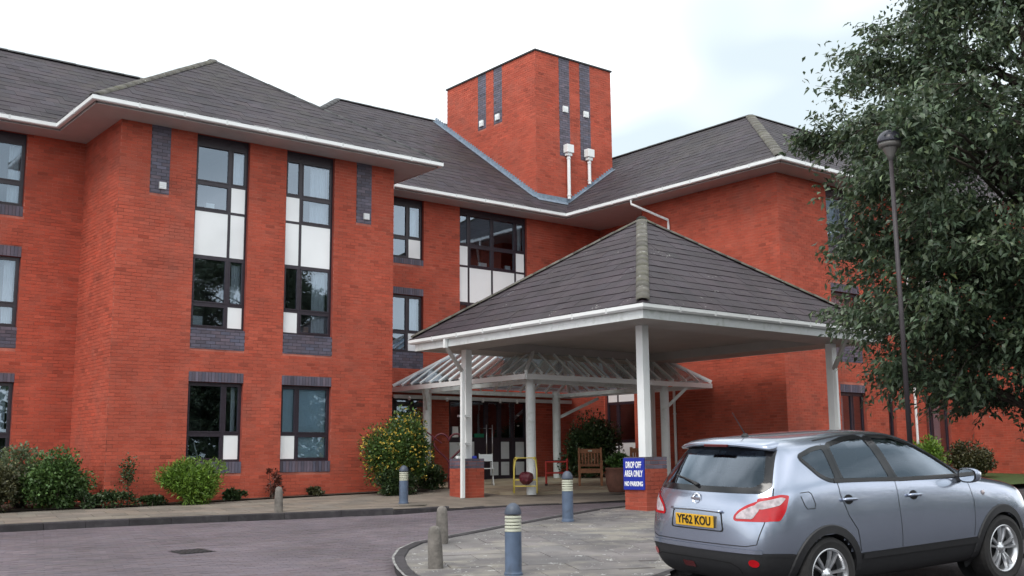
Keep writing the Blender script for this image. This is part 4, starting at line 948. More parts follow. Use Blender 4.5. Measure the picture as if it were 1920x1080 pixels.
# planter pot
pt = thing('planter_pot', 'large terracotta pot with leafy plant behind the blue sign', 'planter', (17.9, 18.45, P(17.9, 18.45)))
MB().lathe([(.17,0),(.2,.02),(.25,.2),(.27,.38),(.25,.50),(.27,.52),(.27,.56),(.23,.56),(.22,.50)], n=22).build('pot', 'terracotta', pt, smooth=True)
# heart-shaped metal garden ornament on an arrow
hs_ = thing('heart_sculpture', 'maroon metal heart pierced by an arrow beside the entrance', 'sculpture', (15.9, 22.35, P(15.9, 22.35)), (0, 0, R(-38)))
hp_ = [(.40*16*math.sin(a)**3/16, (.40*(13*math.cos(a)-5*math.cos(2*a)-2*math.cos(3*a)-math.cos(4*a))/16)) for a in [2*math.pi*k/48 for k in range(49)]]
MB().tube([(x*.95, 0, 1.05+z) for x, z in hp_], .026, 8).build('outline', 'maroon', hs_, smooth=True)
MB().tube([(-.62,0.0,1.45), (-.18,0,1.12)], .018).build('arrow', 'maroon', hs_); MB().tube([(-.68,0,1.40),(-.56,0,1.46),(-.70,0,1.52)], .022).build('fletching', 'black_iron', hs_)
MB().tube([(0,0,0), (0,0,.62)], .022).build('stake', 'maroon', hs_)
# folding table and clutter by the doors
t = thing('blue_chair', 'small pale blue metal chair beside the entrance doors', 'chair', (17.39, 22.77, P(17.39, 22.77)), (0, 0, R(-30)))
for x in (-.17, .17): MB().tube([(x,-.2,0), (x,.05,.42), (x,.12,.82)], .012).build('leg', 'panelg', t); MB().tube([(x,.2,0), (x,-.15,.44)], .012).build('leg', 'panelg', t)
MB().box(-.19,.19,-.2,.15,.42,.445).build('seat', 'panelg', t, bevel=.006); MB().box(-.17,.17,.11,.13,.62,.80).build("backrest", "panelg", t)
for k, (dx, dy, c, l) in enumerate(((-.1,.15,'white','small white packet on the left brick pier'), (.14,-.1,'sign_blue','blue packet on the left brick pier behind the column'), (.2,.05,'maroon','dark pink packet on the left brick pier'))):
    o = MB().box(-.07,.07,-.05,.05,0,.06).build('packet', c, bevel=.006); o.location = (14.84+dx, 20.16+dy, PT_+.001); o.rotation_euler = (0, 0, k); tag(o, l, 'packet')

# ================================================================== vegetation
def fast_mesh(name, vs, tris, fc, matn):
    me = bpy.data.meshes.new(name); nv, nf = len(vs), len(tris)
    me.vertices.add(nv); me.vertices.foreach_set('co', np.asarray(vs, np.float32).ravel())
    me.loops.add(nf*3); me.loops.foreach_set('vertex_index', np.asarray(tris, np.int32).ravel())
    me.polygons.add(nf); me.polygons.foreach_set('loop_start', np.arange(0, nf*3, 3, dtype=np.int32))
    me.update(calc_edges=True); setcol(me, fc); me.materials.append(M[matn] if isinstance(matn, str) else matn); return me
def unit(a): return a/np.maximum(np.linalg.norm(a, axis=1, keepdims=True), 1e-9)
def leaves(name, pos, axis, L, W, cols, matn, parent, droop=.15, fold=.12):
    n = len(pos); ax = unit(axis); rnd = rng.normal(size=(n, 3)); up = np.array([0, 0, 1.])
    nrm = unit(up + .7*rnd - ax*((up+.7*rnd)*ax).sum(1, keepdims=True)); sd = np.cross(ax, nrm)
    L = np.broadcast_to(np.asarray(L), (n,))[:, None]; W = np.broadcast_to(np.asarray(W), (n,))[:, None]
    b = pos; mid = pos + ax*L*.48; l = mid - sd*W*.5 + nrm*W*fold; r = mid + sd*W*.5 + nrm*W*fold; tip = pos + ax*L - nrm*L*droop
    vs = np.stack([b, mid, l, r, tip], 1).reshape(-1, 3)
    t = np.array([[0,1,2],[0,3,1],[1,4,2],[1,3,4]]); tr = (np.arange(n)[:, None, None]*5 + t).reshape(-1, 3)
    me = fast_mesh(name, vs, tr, np.repeat(cols, 4, 0), matn); return link(name, me, parent)
def lcols(n, sd=.25, yellow=.15, light=0):
    v = np.clip(rng.normal(1, sd, n), .35, 1.9); y = np.abs(rng.normal(0, yellow, n))
    c = np.stack([v*(1+y), v*(1+y*.4), v*(1-y*.5)], 1)
    if light: k = rng.random(n) < light; c[k] *= 1.9
    return c
M['leaf_tree'] = leafmat('tree_leaf', (.070, .108, .066), .28, .38)
M['leaf_dark'] = leafmat('dark_leaf', (.035, .065, .025), .2, .45)
M['leaf_mid'] = leafmat('mid_leaf', (.06, .12, .035), .25, .5)
M['leaf_bright'] = leafmat('bright_leaf', (.12, .22, .035), .3, .5)
M['leaf_olive'] = leafmat('olive_leaf', (.055, .060, .028), .2, .5)
M['leaf_grey'] = leafmat('grey_leaf', (.13, .18, .105), .25, .5)
M['leaf_red'] = leafmat('red_leaf', (.12, .045, .034), .25, .5)
M['petal_y'] = leafmat('yellow_petal', (.80, .62, .12), .3, .6)
M['petal_w'] = leafmat('white_petal', (.68, .68, .52), .3, .6)
def shrub(name, label, cat, base, size, n, L, W, matn, lumps=18, spread=.40, light=.05, up=.5, flowers=None, group=None, sd=.28, yellow=.15, hollow=.35, droop=.15):
    """a bush: branch stems to uneven lumps, leaves spread round each lump"""
    t = thing(name, label, cat, base, group=group); rx, ry, h = size
    c = []
    while len(c) < lumps:
        p = rng.uniform(-1, 1, 3); r = np.linalg.norm(p)
        if r < 1 and r > hollow: c.append(p)
    c = np.array(c)*rng.uniform(.78, 1.0, (lumps, 1)); cen = c*np.array([rx*.74, ry*.74, h*.40]) + np.array([0, 0, h*.47]); cen[:, 2] = np.maximum(cen[:, 2], h*.12)
    n = int(n*1.5); L *= 1.3; W *= 1.45
    k = rng.integers(0, lumps, n); g = rng.normal(size=(n, 3)); g = unit(g)*rng.random((n, 1))**.45
    sz = rng.uniform(.5, 1.45, lumps)[k][:, None]
    pos = cen[k] + g*sz*np.array([rx, ry, h*.55])*spread; pos[:, 2] = np.abs(pos[:, 2])
    out_ = pos - np.array([0, 0, h*.45]); ax = unit(out_)*.6 + rng.normal(size=(n, 3))*.5 + np.array([0, 0, up*.5])
    leaves('foliage', pos, ax, L*rng.uniform(.7, 1.3, n), W*rng.uniform(.7, 1.3, n), lcols(n, sd, yellow, light), matn, t, droop)
    m = MB()
    for q in cen:
        a = V((random.uniform(-.06,.06), random.uniform(-.06,.06), -.05)); e = V(q); mid_ = a.lerp(e, .5) + V((random.uniform(-.05,.05), random.uniform(-.05,.05), .05*h))
        m.tube([a, mid_, e], [.014, .009, .004], 5)
    m.build('stem', 'bark', t)
    if flowers:
        fm, fn, fl, zmin = flowers; kk = rng.integers(0, lumps, fn); d = unit(rng.normal(size=(fn, 3)))
        pp = cen[kk] + d*np.array([rx, ry, h*.55])*spread*1.05; pp = pp[pp[:, 2] > zmin*h*rng.random(len(pp))]; q = len(pp)
        pos = np.repeat(pp, 5, 0); ax = unit(rng.normal(size=(q*5, 3)) + np.array([0, -.3, .4]))
        leaves('flower', pos, ax, fl, fl*.8, lcols(q*5, .12, .05), fm, t, .0)['kind'] = 'stuff'
    return t
def pz(x, y): return (x, y, P(x, y)+.0)
shrub('olive_bush', 'dull olive bush at the left edge of the planting bed', 'bush', pz(5.45, 22.75), (.85, .6, .98), 5200, .05, .026, 'leaf_olive', 22)
shrub('variegated_bush', 'tall green bush with pale silvery tips at the wing corner', 'bush', pz(6.15, 23.45), (1.05, .7, 1.28), 6500, .055, .03, 'leaf_grey', 26, light=.02)
shrub('leafy_bush', 'dense dark green bush in front of the pale-tipped one', 'bush', pz(6.70, 22.85), (.80, .55, 1.15), 7000, .055, .032, 'leaf_mid', 24, light=.06)
t = thing('sapling', 'thin sapling with one dark leaf clump against the brick wall', 'sapling', pz(7.95, 22.42))
MB().tube([(0,0,-.05), (.02,0,.3), (-.02,.02,.55)], [.012, .009, .006], 6).build('stem', 'bark', t)
p_ = rng.normal(size=(420, 3))*np.array([.075, .07, .15]) + np.array([0, .0, .68]); leaves('foliage', p_, rng.normal(size=(420, 3)), .06, .035, lcols(420), 'leaf_dark', t)
for i, (x, y, s, l) in enumerate(((7.75, 22.35, .32, 'low dark weed clump below the thin sapling'), (8.45, 22.3, .2, 'small dark weed between sapling and bright green bush'), (10.25, 22.4, .22, 'low weed tuft at the wall foot right of the bright green bush'), (12.2, 22.45, .18, 'grey weed tuft at the wall foot under the ground-floor sill'), (7.2, 22.5, .3, 'low ground plant at the foot of the dark green bush'))):
    shrub('weed', l, 'weed', pz(x, y), (s*1.5, s*.6, s*1.1), 700, .05, .028, 'leaf_dark' if i != 3 else 'leaf_olive', 9, group='weeds along the wall')
shrub('bright_green_bush', 'rounded bright green bush under the left ground-floor window', 'bush', pz(9.16, 22.15), (.74, .5, 1.0), 9500, .075, .016, 'leaf_bright', 30, up=1.2, light=.05, droop=.3)
shrub('red_shrub', 'small sparse red-leaved shrub behind the concrete bollard', 'shrub', pz(11.12, 22.4), (.30, .25, .72), 420, .06, .022, 'leaf_red', 12, spread=.3, hollow=.6)
shrub('yellow_flowered_bush', 'large bush dotted with yellow flowers at the wing corner', 'bush', pz(13.98, 21.75), (.92, .65, 2.02), 13000, .06, .028, 'leaf_mid', 40, flowers=('petal_y', 900, .04, .25), light=.04, yellow=.3)
shrub('low_dark_hedge', 'dark clipped bush at the foot of the yellow-flowered bush', 'bush', pz(13.75, 21.35), (.62, .35, .62), 3600, .045, .026, 'leaf_dark', 16)
shrub('shade_plant', 'dark low plant between bush and brick pier', 'plant', pz(15.5, 22.6), (.5, .4, .6), 1500, .06, .03, 'leaf_dark', 12, light=.1)
shrub('white_flowered_bush', 'large dark bush flecked with white blossom behind the teak chair', 'bush', pz(21.75, 23.5), (1.15, .8, 1.85), 9000, .075, .034, 'leaf_dark', 30, flowers=('petal_w', 110, .03, .45), light=.05)
shrub('potted_plant', 'light green plant growing in the terracotta pot', 'plant', (17.9, 18.45, P(17.9, 18.45)+.5), (.28, .28, .38), 600, .09, .04, 'leaf_mid', 9, light=.25)
t = thing('ivy', 'variegated ivy climbing the left porch post', 'ivy', pz(16.4, 24.05)); n = 1000
a_ = rng.uniform(0, 2*math.pi, n); h_ = rng.random(n)**1.6*1.15; rr = .12+rng.random(n)*.06+.12*np.exp(-h_*4)*rng.random(n)
p_ = np.stack([np.cos(a_)*rr, np.sin(a_)*rr, h_], 1); leaves('foliage', p_, np.stack([np.cos(a_), np.sin(a_), rng.normal(0, .6, n)], 1), .06, .05, lcols(n, .3, .1, .2), 'leaf_mid', t)
MB().tube([(.12,-.02,0), (.10,-.08,.5), (.06,-.11,1.1)], [.01,.008,.004], 6).build('stem', 'bark', t)
shrub('dark_round_bush', 'dark brown-green bush against the brick block beyond the car bonnet', 'bush', pz(28.5, 15.6), (.95, .6, 1.0), 5200, .06, .03, 'leaf_olive', 20)
shrub('lime_bush', 'lime green bush showing just above the car windscreen', 'bush', pz(25.45, 15.2), (.85, .6, 1.25), 5000, .07, .03, 'leaf_bright', 20)
# ------------------------------------------------------------------ the big tree on the right
def big_tree(name, label, base, Rc, z0, z1, nprim, nl, seed, leafL=.125, group=None, extra=()):
    r_ = np.random.default_rng(seed); t = thing(name, label, 'tree', base, group=group)
    m = MB(); H = z1
    tr = [V((0,0,-.2)), V((.03,.02,z0*.6)), V((.0,.06,z0+.6)), V((.1,.0,H*.55)), V((.05,.1,H*.8)), V((0,0,H*.95))]
    m.tube(tr, [.19,.16,.14,.10,.06,.02], 10)
    pos, ax = [], []
    def rad(z): u = (z-z0)/(z1-z0); return Rc*float(np.interp(u, [0, .15, .3, .5, .6, .7, .85, 1], [.72, .90, .97, 1.06, 1.07, .97, .62, .22]))
    def trunk_at(z): 
        for a, b in zip(tr[:-1], tr[1:]):
            if a.z <= z <= b.z: return a.lerp(b, (z-a.z)/(b.z-a.z))
        return tr[-1]
    for i in range(nprim):
        ze = z0 + (z1-z0)*((i+.5)/nprim)**1.0 + r_.normal(0, .3); az = i*2.39996 + r_.normal(0, .15)
        full = rad(min(max(ze, z0), z1)); Lr = full*(r_.uniform(.82, 1.08) if i % 4 else r_.uniform(.45, .75))
        zs_ = max(z0*.75, ze - .35*Lr - .1); a = trunk_at(min(zs_, H*.94)); e = V((math.cos(az)*Lr, math.sin(az)*Lr, ze))
        p1 = a.lerp(e, .45) + V((0, 0, .10*Lr)); p2 = a.lerp(e, .78) + V((0, 0, .09*Lr))
        th = .022+.014*Lr; m.tube([a, p1, p2, e], [th, th*.6, th*.35, .006], 6)
        ns = int(12 + 6.5*Lr)
        for s in range(ns):
            u = r_.uniform(.28, 1.0)**.75; q = (a.lerp(p1, u/.45) if u < .45 else p1.lerp(p2, (u-.45)/.33) if u < .78 else p2.lerp(e, (u-.78)/.22))
            side = 1 if s % 2 else -1; az2 = az + side*r_.uniform(.35, 1.25); l2 = r_.uniform(.35, .95)*(1.15-.5*u)*min(1.2, .5+Lr*.25)
            d2 = V((math.cos(az2), math.sin(az2), r_.normal(.08, .42))); e2 = q + d2*l2 - V((0,0,.16*l2)); md = q.lerp(e2, .55) + V((0,0,.07*l2))
            m.tube([q, md, e2], [.011, .007, .003], 4, caps=False)
            k = int(l2*r_.uniform(20, 34))+5
            for j in range(k):
                w_ = r_.uniform(.12, 1.04); b = q.lerp(md, w_/.55) if w_ < .55 else md.lerp(e2, (w_-.55)/.45)
                for rep in range(nl if r_.random() < .75 else 1):
                    o = r_.normal(0, .07, 3); pos.append((b.x+o[0], b.y+o[1], b.z+o[2]*.8)); 
                    fw = r_.normal(0, .55, 3); ax.append((d2.x*.55+fw[0], d2.y*.55+fw[1], -.45+fw[2]*.6))
    for i in range(640):                           # inner and outer sprays that close the crown
        zz = r_.uniform(z0*1.0, z1*.97) if i < 480 else r_.uniform(z0*.9, z0+3.0); a_ = r_.uniform(0, 2*math.pi); rr_ = rad(zz)*r_.uniform(.25, .97)**.6
        c = np.array([math.cos(a_)*rr_, math.sin(a_)*rr_, zz]); dd = unit(np.array([[math.cos(a_), math.sin(a_), r_.normal(0, .4)]]))[0]; ln = r_.uniform(.3, .6)
        m.tube([V(c-dd*ln), V(c+dd*ln*.6)], [.008, .003], 4, caps=False); kk = int(r_.integers(45, 95))
        tt = r_.uniform(-1, .75, kk)[:, None]; o = r_.normal(0, 1, (kk, 3))*np.array([.13, .13, .10])
        pos += (c + dd*tt*ln + o).tolist(); ax += (dd*.4 + r_.normal(0, .55, (kk, 3)) + np.array([0, 0, -.35])).tolist()
    for (bx_, by_, bz_) in extra:                  # a bough reaching past the lamp head
        e = V((bx_, by_, bz_)); a = trunk_at(bz_-.8); m.tube([a, a.lerp(e, .6)+V((0,0,.25)), e], [.05, .025, .005], 6)
        for q in range(5):
            c = np.array(a.lerp(e, .88+.03*q)) + r_.normal(0, .06, 3); kk = 80
            pos += (c + r_.normal(0, 1, (kk, 3))*np.array([.13, .13, .11])).tolist(); ax += (r_.normal(0, .6, (kk, 3)) + np.array([-.3, 0, -.35])).tolist()
    pos, ax = np.array(pos), np.array(ax); n = len(pos)
    m.build('trunk', 'bark', t, smooth=True)
    leaves('crown', pos, ax, leafL*r_.uniform(.65, 1.25, n), leafL*.42*r_.uniform(.7, 1.25, n), lcols(n, .24, .16, .06), 'leaf_tree', t, .18, .18)
    return t, n
tb = (17.3, 7.93); tree, nleaf = big_tree('leafy_tree', 'large dense leafy tree overhanging the parked car on the right', (*tb, G(*tb)), 3.3, 2.15, 9.9, 105, 2, 11, .128, extra=[(-4.30, -.28, 5.55), (-4.28, -.20, 5.80), (-4.12, -.36, 5.30)])
print('tree leaves', nleaf)

# wood on the far side of the car park, behind the camera: seen only mirrored in panes and paintwork
n = 26000; lump = np.stack([rng.uniform(-30, 75, 260), rng.uniform(-26, -15, 260), rng.uniform(-1, 1, 260)], 1)
top = 4.2 + 2.0*np.sin(lump[:, 0]*.37) + 1.6*np.sin(lump[:, 0]*.9+1) + rng.normal(0, .6, 260); lump[:, 2] = -1 + (top+1)*rng.random(260)**.8
k = rng.integers(0, 260, n); p_ = lump[k] + unit(rng.normal(size=(n, 3)))*rng.random((n, 1))**.4*np.array([2.3, 1.8, 1.7])
leaves('woodland', p_, rng.normal(size=(n, 3)), .55, .42, lcols(n, .3, .2), 'leaf_dark', None); tag(bpy.data.objects['woodland'], 'dark wood across the car park, mirrored in the lower windows', 'wood', None, 'stuff')

# ================================================================== the parked car
M['paint'] = mat('blue_grey_metallic_paint', (.35, .395, .495), .24, .03, 2, metal=.8, coat=1)
put('black_plastic', c=(.018, .018, .02), rough=.6, var=.15, scale=30)
put('gap', c=(.006, .006, .007), rough=.8, var=.1, scale=10)
put('gloss_black', c=(.012, .012, .014), rough=.12, var=.05, scale=5)
put('tyre', c=(.02, .019, .019), rough=.85, var=.2, scale=20)
put('alloy', c=(.62, .63, .65), rough=.28, var=.04, scale=8, metal=.85)
put('chrome', c=(.8, .8, .82), rough=.1, var=.02, scale=5, metal=1)
put('lamp_red', c=(.46, .004, .010), rough=.2, var=.15, scale=14, coat=.25)
put('lamp_dark_red', c=(.10, .01, .012), rough=.15, var=.1, scale=9, coat=.6)
put('lamp_clear', c=(.46, .40, .42), rough=.12, var=.35, scale=22, coat=.5)
put('plate_yellow', c=(.72, .40, .02), rough=.4, var=.03, scale=4)
put('seat_cloth', c=(.035, .035, .038), rough=.9, var=.2, scale=20)
put('mirror_glass', c=(.75, .78, .8), rough=.03, var=.01, scale=3, metal=1)
HX = (.80, 3.43); HZ = .345
cn = V((-.0454, -.0273, 1)).normalized(); yaw = R(-6.3); cf = V((math.cos(yaw), math.sin(yaw), 0)); cf = (cf - cn*cf.dot(cn)).normalized(); cl = cn.cross(cf)
ax_g = V((8.725, 7.01, G(8.725, 7.01)+.012)); co = ax_g - cf*.80
car = thing('parked_car', 'silver-blue five-door hatchback parked with its rear towards the camera', 'car')
car.matrix_world = Matrix(((cf.x, cl.x, cn.x, co.x), (cf.y, cl.y, cn.y, co.y), (cf.z, cl.z, cn.z, co.z), (0,0,0,1)))
def cab(x, zr_, belt=1.12, w=1.0):
    return [(x,0,.22),(x,.76*w,.22),(x,.845*w,.36),(x,.885*w,.55),(x,.895*w,.73),(x,.888*w,.93),(x,.862*w,belt-.03),(x,.83*w,belt+.05),(x,.745*w,1.36),(x,.64*w,zr_-.075),(x,.42*w,zr_-.018),(x,0,zr_)]
rings = [
 [(.16,0,.28),(.17,.64,.28),(.09,.76,.40),(.07,.81,.56),(.09,.83,.72),(.13,.82,.90),(.19,.80,1.07),(.245,.755,1.18),(.37,.665,1.37),(.46,.60,1.495),(.44,.42,1.545),(.42,0,1.56)],
 [(.46,0,.25),(.46,.74,.25),(.44,.835,.40),(.44,.875,.56),(.44,.888,.72),(.45,.882,.91),(.47,.858,1.09),(.50,.82,1.20),(.58,.73,1.385),(.64,.63,1.52),(.63,.42,1.58),(.62,0,1.597)],
 cab(.84,1.612,1.17), cab(1.25,1.625,1.155), cab(1.7,1.63,1.14), cab(2.1,1.62,1.125),
 [(2.42,0,.22),(2.42,.76,.22),(2.42,.845,.36),(2.42,.885,.55),(2.42,.895,.73),(2.42,.885,.92),(2.42,.86,1.08),(2.42,.825,1.15),(2.42,.735,1.32),(2.42,.645,1.46),(2.42,.42,1.555),(2.42,0,1.585)],
 [(2.78,0,.22),(2.78,.76,.22),(2.78,.845,.36),(2.78,.885,.55),(2.78,.895,.73),(2.78,.883,.91),(2.78,.855,1.065),(2.78,.82,1.10),(2.78,.76,1.18),(2.78,.69,1.27),(2.78,.43,1.375),(2.78,0,1.41)],
 [(3.12,0,.22),(3.12,.76,.22),(3.12,.845,.36),(3.12,.885,.55),(3.12,.893,.73),(3.12,.88,.90),(3.12,.85,1.035),(3.12,.81,1.065),(3.12,.76,1.09),(3.12,.69,1.12),(3.12,.43,1.175),(3.12,0,1.195)],
 [(3.5,0,.24),(3.5,.74,.24),(3.5,.84,.38),(3.5,.878,.55),(3.5,.885,.73),(3.5,.868,.89),(3.5,.835,.995),(3.5,.79,1.03),(3.5,.72,1.05),(3.5,.62,1.06),(3.5,.40,1.075),(3.5,0,1.085)],
 [(3.9,0,.26),(3.9,.70,.26),(3.9,.80,.38),(3.9,.84,.55),(3.9,.845,.72),(3.9,.82,.85),(3.9,.78,.94),(3.9,.73,.965),(3.9,.66,.985),(3.9,.56,.995),(3.9,.36,1.01),(3.9,0,1.02)],
 [(4.16,0,.28),(4.16,.60,.28),(4.18,.68,.40),(4.18,.71,.55),(4.17,.71,.68),(4.14,.69,.78),(4.11,.66,.86),(4.09,.62,.885),(4.07,.56,.90),(4.06,.48,.905),(4.06,.30,.915),(4.06,0,.92)]]
def body_cage():
    m = bmesh.new(); RR = []
    for rg in rings:
        p = [V(q) for q in rg]; b4 = V((p[0].x, .40, p[0].z))
        seq = [p[k] for k in range(1, 11)] + [p[11]] + [V((p[k].x, -p[k].y, p[k].z)) for k in range(10, 0, -1)] + [V((b4.x, -b4.y, b4.z)), p[0], b4]
        RR.append([m.verts.new(q) for q in seq])
    N = len(RR[0])
    for a, b in zip(RR[:-1], RR[1:]):
        for k in range(N): m.faces.new((a[k], b[k], b[(k+1) % N], a[(k+1) % N]))
    def capit(ring, xc, flip):
        rows = [[ring[0], ring[23], ring[22], ring[21], ring[20]]]
        for k in range(2, 9):
            L, Rr = ring[k-1], ring[21-k]; x0, y0, z0 = L.co; xm = xc[k]; r = [L]
            for f in (.62, 0, -.62): r.append(m.verts.new((x0+(xm-x0)*(1-abs(f)**2.6), y0*f, z0)))
            rows.append(r+[Rr])
        rows.append([ring[8], ring[9], ring[10], ring[11], ring[12]])
        for a, b in zip(rows[:-1], rows[1:]):
            for i in range(4):
                q = (a[i], a[i+1], b[i+1], b[i]); m.faces.new(q if not flip else q[::-1])
    capit(RR[0], {2:.0, 3:-.035, 4:-.03, 5:-.035, 6:.0, 7:.06, 8:.25}, False)
    capit(RR[-1], {2:4.30, 3:4.33, 4:4.32, 5:4.29, 6:4.24, 7:4.2, 8:4.14}, True)
    bmesh.ops.recalc_face_normals(m, faces=m.faces); me = bpy.data.meshes.new('body'); m.to_mesh(me); m.free(); return me
def subd(me, lv):
    o = bpy.data.objects.new('tmp', me); col.objects.link(o); s = o.modifiers.new('s', 'SUBSURF'); s.levels = lv; s.render_levels = lv
    dg = bpy.context.evaluated_depsgraph_get(); r = bpy.data.meshes.new_from_object(o.evaluated_get(dg)); bpy.data.objects.remove(o); return r
full = subd(body_cage(), 3)
bvh = BVHTree.FromPolygons([v.co.copy() for v in full.vertices], [tuple(p.vertices) for p in full.polygons])
def on_side(x, z, s):
    h = bvh.ray_cast(V((x, s*3, z)), V((0, -s, 0))); return h[0], h[1]
def on_rear(y, z):
    h = bvh.ray_cast(V((-3, y, z)), V((1, 0, 0))); return h[0], h[1]
def inset_poly(poly, d):
    n = len(poly); A = sum(poly[i][0]*poly[(i+1) % n][1]-poly[(i+1) % n][0]*poly[i][1] for i in range(n)); s = 1 if A > 0 else -1; o = []
    for i in range(n):
        p0, p1, p2 = V(poly[i-1]).to_2d(), V(poly[i]).to_2d(), V(poly[(i+1) % n]).to_2d()
        a, b = (p1-p0).normalized(), (p2-p1).normalized(); na, nb = V((-a.y, a.x)).to_2d()*s, V((-b.y, b.x)).to_2d()*s
        k = (na+nb); k = k/max(.35, k.dot(na)) if k.length > 1e-6 else na; o.append(tuple(p1 + k*d))
    return o
def rounded(poly, r=.03, n=4):
    o = []; N = len(poly)
    for i in range(N):
        p0, p1, p2 = [V((*poly[j % N], 0)) for j in (i-1, i, i+1)]; a, b = p0-p1, p2-p1; rr = min(r, a.length*.4, b.length*.4)
        s, e = p1+a.normalized()*rr, p1+b.normalized()*rr
        for k in range(n+1): t = k/n; q = s*(1-t)**2 + p1*2*t*(1-t) + e*t*t; o.append((q.x, q.y))
    return o
def drape(name, poly, mode, s, off, matn, hole=None, cut=.045, parent=car, smooth=True, thick=0):
    """lay a flat outline (side or rear elevation) on the body surface"""
    bm = bmesh.new()
    if hole:
        a = [bm.verts.new((*p, 0)) for p in poly]; b = [bm.verts.new((*p, 0)) for p in hole]; n = len(a)
        for i in range(n): bm.faces.new((a[i], a[(i+1) % n], b[(i+1) % n], b[i]))
    else:
        bm.faces.new([bm.verts.new((*p, 0)) for p in poly])
    lo = [min(p[i] for p in poly) for i in (0, 1)]; hi = [max(p[i] for p in poly) for i in (0, 1)]
    for i in (0, 1):
        c = lo[i] + cut*.5
        while c < hi[i]:
            pn = V((1,0,0)) if i == 0 else V((0,1,0))
            bmesh.ops.bisect_plane(bm, geom=bm.verts[:]+bm.edges[:]+bm.faces[:], plane_co=pn*c, plane_no=pn); c += cut
    last = None
    for v in bm.verts:
        h = on_side(v.co.x, v.co.y, s) if mode == 'side' else on_rear(v.co.x, v.co.y)
        if h[0] is None: v.co = last or V((0,0,0)); continue
        v.co = h[0] + h[1]*off; last = v.co.copy()
    bmesh.ops.recalc_face_normals(bm, faces=bm.faces)
    bm.faces.ensure_lookup_table(); ref = sum((f.normal*f.calc_area() for f in bm.faces), V((0,0,0)))
    want = V((0, s, 0)) if mode == 'side' else V((-1, 0, 0))
    if ref.dot(want) < 0: bmesh.ops.reverse_faces(bm, faces=bm.faces)
    me = bpy.data.meshes.new(name); bm.to_mesh(me); bm.free(); me.materials.append(M[matn])
    if smooth: me.polygons.foreach_set('use_smooth', [True]*len(me.polygons))
    return link(name, me, parent)
def strip(name, pts, wd, mode, s, off, matn, parent=car, closed=False):
    q = [V((*p, 0)) for p in pts]
    if closed: q.append(q[0])
    dense = []
    for a, b in zip(q[:-1], q[1:]):
        n = max(1, int((b-a).length/.03)); dense += [a.lerp(b, k/n) for k in range(n)]
    dense.append(q[-1]); m = MB(); vs = []
    for i, p in enumerate(dense):
        d = (dense[min(i+1, len(dense)-1)]-dense[max(i-1, 0)]).normalized(); nn = V((-d.y, d.x, 0))*wd/2
        for r in (p-nn, p+nn):
            h = on_side(r.x, r.y, s) if mode == 'side' else on_rear(r.x, r.y)
            vs.append(h[0]+h[1]*off if h[0] is not None else (vs[-1] if vs else V((0,0,0))))
    m.add(vs, [(2*i, 2*i+1, 2*i+3, 2*i+2) for i in range(len(dense)-1)]); return m.build(name, matn, parent, smooth=True)
qg = [(.66,1.405), (.80,1.25), (.90,1.20), (.985,1.195), (1.0,1.475), (.85,1.455)]
rgl = [(1.075,1.19), (1.095,1.487), (1.40,1.535), (1.64,1.543), (1.735,1.165)]
fgl = [(1.845,1.155), (1.75,1.542), (2.05,1.525), (2.30,1.44), (2.55,1.315), (2.74,1.20), (2.82,1.135)]
back_gl = [(-.60,1.155), (-.66,1.20), (-.545,1.44), (-.50,1.47), (.50,1.47), (.545,1.44), (.66,1.20), (.60,1.155)]
back_blk = [(-.68,1.105), (-.735,1.16), (-.60,1.475), (-.55,1.50), (.55,1.50), (.60,1.475), (.735,1.16), (.68,1.105)]
# split the shell: panes and arches cut out, windscreen and lower cladding taken as parts of their own
keep, clad, screen = [], [], []
vc = [v.co for v in full.vertices]
for p in full.polygons:
    c = p.center; nr = p.normal; vv = [vc[i] for i in p.vertices]
    if abs(c.y) > .5 and any(inside(w_, v.x, v.z) for w_ in (inset_poly(qg, .004), inset_poly(rgl, .004), inset_poly(fgl, .004)) for v in vv) and abs(nr.y) > .35: continue
    if c.x < .7 and nr.x < -.3 and c.z > 1.1 and any(inside(inset_poly(back_gl, .004), v.y, v.z) for v in vv): continue
    if abs(c.y) > .5 and any(math.hypot(c.x-h, c.z-HZ) < .375 for h in HX): continue
    if c.z < .24 and abs(c.x-2.1) < 1.8 and nr.z < -.8: clad.append(p.index); continue
    if 2.2 < c.x < 3.2 and nr.x > .3 and nr.z > .4 and abs(c.y) < .66 and c.z > 1.18: screen.append(p.index); continue
    zl = .50 if .5 < c.x < 3.9 else (.585 if c.x <= .5 else .5)
    if c.x <= .5: zl = .585 - .02*abs(c.y)
    (clad if c.z < zl else keep).append(p.index)
def sub_mesh(idx, name, matn):
    us = sorted({v for i in idx for v in full.polygons[i].vertices}); mp_ = {v: k for k, v in enumerate(us)}
    me = bpy.data.meshes.new(name); me.from_pydata([vc[v] for v in us], [], [[mp_[v] for v in full.polygons[i].vertices] for i in idx])
    me.polygons.foreach_set('use_smooth', [True]*len(idx)); me.materials.append(M[matn]); me.update(); return link(name, me, car)
body = sub_mesh(keep, 'body', 'paint'); sub_mesh(clad, 'lower_cladding', 'black_plastic'); sub_mesh(screen, 'windscreen', 'carglass')
